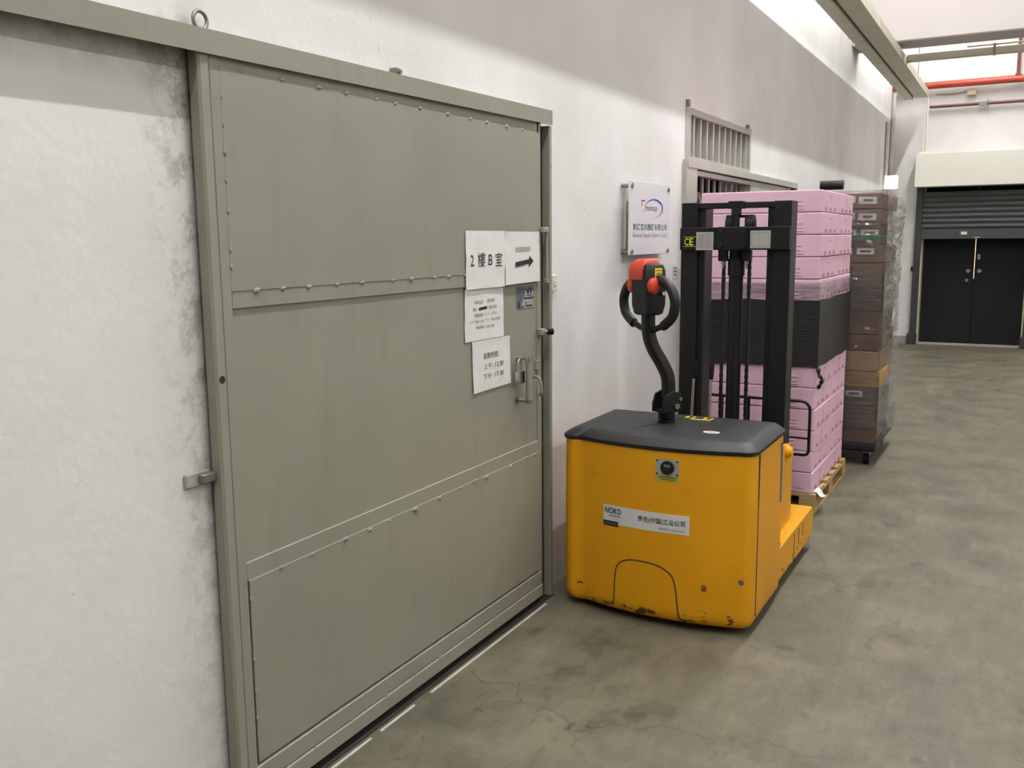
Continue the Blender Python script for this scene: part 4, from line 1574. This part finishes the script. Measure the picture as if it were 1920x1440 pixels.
# torn paper at the pallet corner
bm = patch(lambda u, v: (SX1 + 0.004 + 0.05 * u + 0.012 * v, SY_0 + 0.02 + 0.10 * v + 0.015 * math.sin(6 * u), PZ + 0.004 + 0.012 * math.sin(3 * u + 2 * v) - 0.02 * u), 1.0, 1.0, 8, 8, 0.0006, (0, 0, 1))
tag(new('torn_wrap', bm, 'paper', None, 60), 'scrap of torn white wrapping at the corner of the pallet', 'paper scrap')


def foam_box(col, lvl, proto, jitter):
    """box at level (0 = bottom); proto None builds one, otherwise the parts are copied"""
    y0, y1 = ((SY_0, SY_M - 0.003), (SY_M + 0.003, SY_1))[col]
    z0 = PZ + lvl * BH
    w, dpt = SX1 - SX0, y1 - y0
    loc = ((SX0 + SX1) / 2 + jitter[0], (y0 + y1) / 2 + jitter[1], z0)
    if proto is None:
        r = empty('foam_box', loc)
        bm = bmesh.new()
        box(bm, -w / 2, w / 2, -dpt / 2, dpt / 2, 0.0014, BH - 0.0014, 0.006, 2)
        new('body', bm, 'pink', r)
        yF = -dpt / 2
        # moulded panel on the long side with two ridges
        for (a, b, za, zb) in ((0.085, 0.235, 0.036, 0.042), (0.075, 0.245, 0.018, 0.022), (0.085, 0.235, 0.060, 0.064)):
            bm = bmesh.new()
            box(bm, a, b, yF - 0.004, yF + 0.004, za, zb, 0.0015)
            new('ridge', bm, 'pink', r)
        xR = w / 2
        # end: moulded T and three notches, their recess shade painted as darker pink
        bm = bmesh.new()
        box(bm, xR - 0.003, xR + 0.003, -0.006, 0.006, 0.040, 0.085, 0.001)
        new('rib', bm, 'pink', r)
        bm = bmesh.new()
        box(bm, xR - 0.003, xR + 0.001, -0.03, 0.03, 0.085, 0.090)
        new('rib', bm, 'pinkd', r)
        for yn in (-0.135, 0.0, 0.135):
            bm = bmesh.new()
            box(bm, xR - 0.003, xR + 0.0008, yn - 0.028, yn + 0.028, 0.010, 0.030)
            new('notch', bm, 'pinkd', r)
    else:
        r = proto.copy()
        COL.objects.link(r)
        r.location = loc
        for c_ in proto.children:
            q = c_.copy()
            COL.objects.link(q)
            q.parent = r
    who = ('in the column facing the stacker', 'in the column behind, nearer the cartons')[col]
    i = 13 - lvl
    tag(r, 'pink foam box %s, %s' % (who, ORD[i]), 'foam box', 'pink foam boxes stacked on the pallet')
    return r


protos = [None, None]
for lvl in range(14):
    for col in (0, 1):
        j = (random.uniform(-.003, .003), random.uniform(-.003, .001) if col == 0 else random.uniform(0, .003))
        b = foam_box(col, lvl, protos[col], j)
        if protos[col] is None:
            protos[col] = b
# black stretch film around layers 6..8
fz0, fz1 = PZ + 6 * BH - 0.004, PZ + 9 * BH + 0.004
fbk = empty('black_stretch_film', ((SX0 + SX1) / 2, 5.8, fz0))
tag(fbk, 'wide band of black stretch film around the middle of the pink stack', 'stretch film')
bm = bmesh.new()
nx, ny, nz = 20, 28, 14
per = []
e = 0.009
X0, X1, Y0, Y1 = SX0 - e - fbk.location.x, SX1 + e - fbk.location.x, SY_0 - e - 5.8, SY_1 + e - 5.8
for i in range(nx):
    per.append((X0 + (X1 - X0) * i / nx, Y0))
for i in range(ny):
    per.append((X1, Y0 + (Y1 - Y0) * i / ny))
for i in range(nx):
    per.append((X1 - (X1 - X0) * i / nx, Y1))
for i in range(ny):
    per.append((X0, Y1 - (Y1 - Y0) * i / ny))
rings = []
for k in range(nz + 1):
    z = (fz1 - fz0) * k / nz
    ring = []
    for (x, y) in per:
        zz = z
        if k in (0, nz):
            zz += 0.012 * noise.noise((x * 6, y * 6, k * 3.1))
            # the upper rim dips lower towards the rear right, as the wrap runs down
        d_ = 0.0025 * noise.noise((x * 9, y * 9, z * 30))
        ring.append((x * (1 + d_), y * (1 + d_), zz))
    rings.append(ring)
loft(bm, rings, cap=False)
new('wrap', bm, 'bfilm', fbk, 60)
tail = smooth_path([(X1 + 0.004, Y0 + 0.01, -0.002), (X1 + 0.010, Y0 - 0.008, -0.035), (X1 + 0.028, Y0 - 0.012, -0.060), (X1 + 0.020, Y0 - 0.010, -0.090), (X1 + 0.006, Y0 - 0.012, -0.115)], 5)
bm = bmesh.new()
tube(bm, tail, [0.007, 0.010, 0.012, 0.011, 0.009] * 4 + [0.006], 8)
new('loose_tail', bm, 'bfilm', fbk, 60)
# clear film on the layer above
cf = bmesh.new()
box(cf, SX0 - 0.006, SX1 + 0.006, SY_0 - 0.004, SY_1 + 0.006, PZ + 9 * BH + 0.01, PZ + 10 * BH - 0.02, 0.004)
for f in [f for f in cf.faces if abs(f.normal.z) > 0.9]:
    cf.faces.remove(f)
cfo = new('clear_stretch_film', cf, 'film_front')
tag(cfo, 'band of clear stretch film just above the black film', 'stretch film')
# label on a front box
for (x0, z0, w, h) in ((-1.13, PZ + 0.03, 0.11, 0.07),):
    bm = patch(lambda u, v: (SX1 - 0.155 + u, SY_0 - 0.0048, z0 + v), w, h, 1, 1, 0.001, (0, -1, 0))
    tag(new('faded_sticker', bm, 'pink'), 'faded white sticker patch on the lowest front pink box', 'sticker')

# ================================================================== TROLLEY OF WRAPPED CARTONS
CX0, CX1, CY0, CY1 = -1.50, -0.815, 6.62, 7.50
tr2 = empty('platform_trolley', (-1.16, 7.06, 0))
tag(tr2, 'low black platform trolley under the wrapped cartons', 'trolley')
bm = bmesh.new()
box(bm, CX0 + 1.16, CX1 + 0.01 + 1.16, CY0 - 0.02 - 7.06, CY1 + 0.02 - 7.06, 0.105, 0.155, 0.008)
new('platform', bm, 'rubber', tr2)
for sx in (CX0 + 0.1, CX1 - 0.055):
    for sy in (CY0 + 0.07, CY1 - 0.1):
        bm = bmesh.new()
        cyl(bm, (sx + 1.16 - 0.018, sy - 7.06, 0.042), (sx + 1.16 + 0.018, sy - 7.06, 0.042), 0.042, 18)
        w_ = new('castor', bm, 'rubber', tr2, 40)
        bm = bmesh.new()
        box(bm, sx + 1.16 - 0.026, sx + 1.16 + 0.026, sy - 7.06 - 0.02, sy - 7.06 + 0.02, 0.06, 0.105, 0.004)
        new('fork_bracket', bm, 'zinc', w_)
lv = [0.157, 0.258, 0.41, 0.545, 0.655, 0.792, 0.905, 1.065, 1.215, 1.385, 1.50, 1.63, 1.74, 1.845]
cm = ['carton_d', 'carton_d', 'carton_d', 'carton_y', 'carton_l', 'carton_d', 'carton_d', 'carton_d', 'carton', 'carton', 'carton', 'carton', 'carton']
lab_lv = {3: None}
for i in range(13):
    z0, z1 = lv[i], lv[i + 1]
    if i == 0:
        z1 = lv[1]
    ymid = 7.05 + random.uniform(-.06, .06)
    xr = CX1 + (0.012 if i == 3 else 0) + random.uniform(-.012, .004) - (0.02 if i > 9 else 0)
    xl = -1.135 if i >= 9 else -1.33
    spots = [(xl, xr, CY0 + random.uniform(0, .008), ymid - 0.004, 'front', 0)]
    spots.append((-1.30, xr - random.uniform(0, 0.03), ymid + 0.004, CY1 - random.uniform(0, .03), 'rear', 1))
    if i >= 9:
        spots.append((-1.46, xl - 0.006, CY0 + 0.03, ymid, 'front left', 2))
    for (a, b, c_, e_, who, kx) in spots:
        r = empty('carton', ((a + b) / 2, (c_ + e_) / 2, z0))
        ox, oy = r.location.x, r.location.y
        bm = bmesh.new()
        box(bm, a - ox, b - ox, c_ - oy, e_ - oy, 0.001, z1 - z0 - 0.002, 0.004, 2)
        new('box_body', bm, cm[i] if kx < 2 else 'carton_d', r)
        od = ORD[12 - i] if i > 0 else 'lowest'
        txt = {'front': 'brown carton at the front of the wrapped trolley load, %s', 'rear': 'brown carton at the back of the wrapped trolley load, %s',
               'front left': 'brown carton beside the pink boxes on the wrapped trolley, %s'}[who] % od
        if i == 3 and kx == 0:
            txt = 'ochre yellow carton sticking out at the front of the wrapped trolley load'
        tag(r, txt, 'carton', 'cartons on the platform trolley')
        h = z1 - z0
        if kx == 0:
            if i in (11, 12):
                for (lx, tl_) in ((-0.135, 0.05), (0.0, -0.03)):
                    bm = patch(lambda u, v: (lx + u, c_ - oy - 0.001, h * 0.35 + v + u * tl_), 0.115, 0.045, 1, 1, 0.0008, (0, -1, 0))
                    q = new('shipping_label', bm, 'labelp', r)
                    bm = patch(lambda u, v: (lx + 0.03 + u, c_ - oy - 0.0016, h * 0.35 + 0.014 + v + u * tl_), 0.06, 0.016, 1, 1, 0.0004, (0, -1, 0))
                    new('label_print', bm, 'ink_grey', q)
            if i in (10, 9, 2):
                for lx in ((-0.15, -0.01) if i == 9 else (-0.12, 0.02) if i == 10 else (0.06,)):
                    bm = patch(lambda u, v: (lx + u, c_ - oy - 0.001, h * 0.5 + v), 0.11, 0.04, 1, 1, 0.0008, (0, -1, 0))
                    q = new('shipping_label', bm, 'labelp', r)
                    bm = patch(lambda u, v: (lx + 0.02 + u, c_ - oy - 0.0016, h * 0.5 + 0.012 + v), 0.07, 0.016, 1, 1, 0.0004, (0, -1, 0))
                    new('label_print', bm, 'ink_grey', q)
            if i == 10:
                bm = patch(lambda u, v: (a - ox + u, c_ - oy - 0.0022, h * 0.32 + v), b - a, 0.028, 1, 1, 0.001, (0, -1, 0))
                new('green_tape', bm, 'green', r)
                bm = bmesh.new()
                box(bm, b - ox - 0.001, b - ox + 0.002, c_ - oy, e_ - oy, h * 0.32, h * 0.32 + 0.028)
                new('green_tape', bm, 'green', r)
            if i in (4, 6):
                bm = patch(lambda u, v: (-0.09 + u, c_ - oy - 0.001, v), 0.12, h * 0.8, 1, 1, 0.0006, (0, -1, 0))
                new('packing_tape', bm, 'carton_l' if i == 6 else 'carton', r)
        if kx == 2 and i == 12:
            bm = patch(lambda u, v: (b - ox - 0.10 + u, c_ - oy - 0.001, 0.0 + v), 0.06, 0.05, 1, 1, 0.0008, (0, -1, 0))
            new('shipping_label', bm, 'labelp', r)
# two dark tubes lying on top
for i, (x, z, l) in enumerate(((-1.13, 1.866 + 0.040, 'short dark roll lying on top of the wrapped cartons'),)):
    bm = bmesh.new()
    cyl(bm, (x - 0.12, CY0 + 0.06, z), (x + 0.03, CY0 + 0.06, z), 0.031, 18)
    tag(new('dark_roll', bm, 'blackp', None, 40), l, 'roll')

# clear stretch film round the load
ff = empty('clear_stretch_wrap', (-1.16, 7.06, 0.13))
tag(ff, 'shiny wrinkled clear stretch film around the cartons on the trolley', 'stretch film')


def filmpanel(name, fn, nu, nv, mat):
    bm = bmesh.new()
    G = [[bm.verts.new(fn(i / nu, j / nv)) for i in range(nu + 1)] for j in range(nv + 1)]
    for j in range(nv):
        for i in range(nu):
            bm.faces.new((G[j][i], G[j][i + 1], G[j + 1][i + 1], G[j + 1][i]))
    return new(name, bm, mat, ff, 80)


def wrinkle(a, z):
    band = max(0.0, noise.noise((0.3, z * 2.6, 7.0)) + 0.25)
    return 0.008 * noise.noise((a * 5, z * 14, 2.0)) + (0.004 + 0.030 * band) * (0.55 * noise.noise((a * 9 + z * 3, z * 42, 5.0)) + 0.75 * noise.noise((a * 24, z * 34, 11.0)))


FZ0, FZ1 = 0.12, 1.862


def f_front(u, v):
    x, z = CX0 + 0.05 + (CX1 + 0.012 - CX0 - 0.05) * u, FZ0 + (FZ1 - FZ0) * v
    edge_ = min(1.0, 6 * (1 - u))
    return (x + 1.16, CY0 - 0.026 + wrinkle(x, z) * edge_ - 7.06, z - 0.13)


def f_side(u, v):
    y, z = CY0 - 0.014 + (CY1 + 0.02 - CY0 + 0.014) * u, FZ0 + (FZ1 - FZ0) * v - 0.05 * u * (v > 0.95)
    edge_ = min(1.0, 6 * u)
    bulge = 0.012 * noise.noise((y * 3, z * 5, 9.0)) + 0.01 * (v > 0.9) * u
    return (CX1 + 0.014 + (wrinkle(y, z) + bulge) * edge_ + 0.012 * max(0, 0.12 - v) * 6 * edge_ + 1.16, y - 7.06, z - 0.13)


def f_top(u, v):
    x, y = CX0 + 0.05 + (CX1 + 0.012 - CX0 - 0.05) * u, CY0 - 0.014 + (CY1 - CY0 + 0.02) * v
    return (x + 1.16, y - 7.06, 1.862 + 0.02 * noise.noise((x * 7, y * 7, 3.0)) * min(1, 5 * v, 6 * (1 - u)) - 0.13)


filmpanel('film_front', f_front, 60, 280, 'film_front')
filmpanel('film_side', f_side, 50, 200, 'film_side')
filmpanel('film_top', f_top, 24, 24, 'film_front')
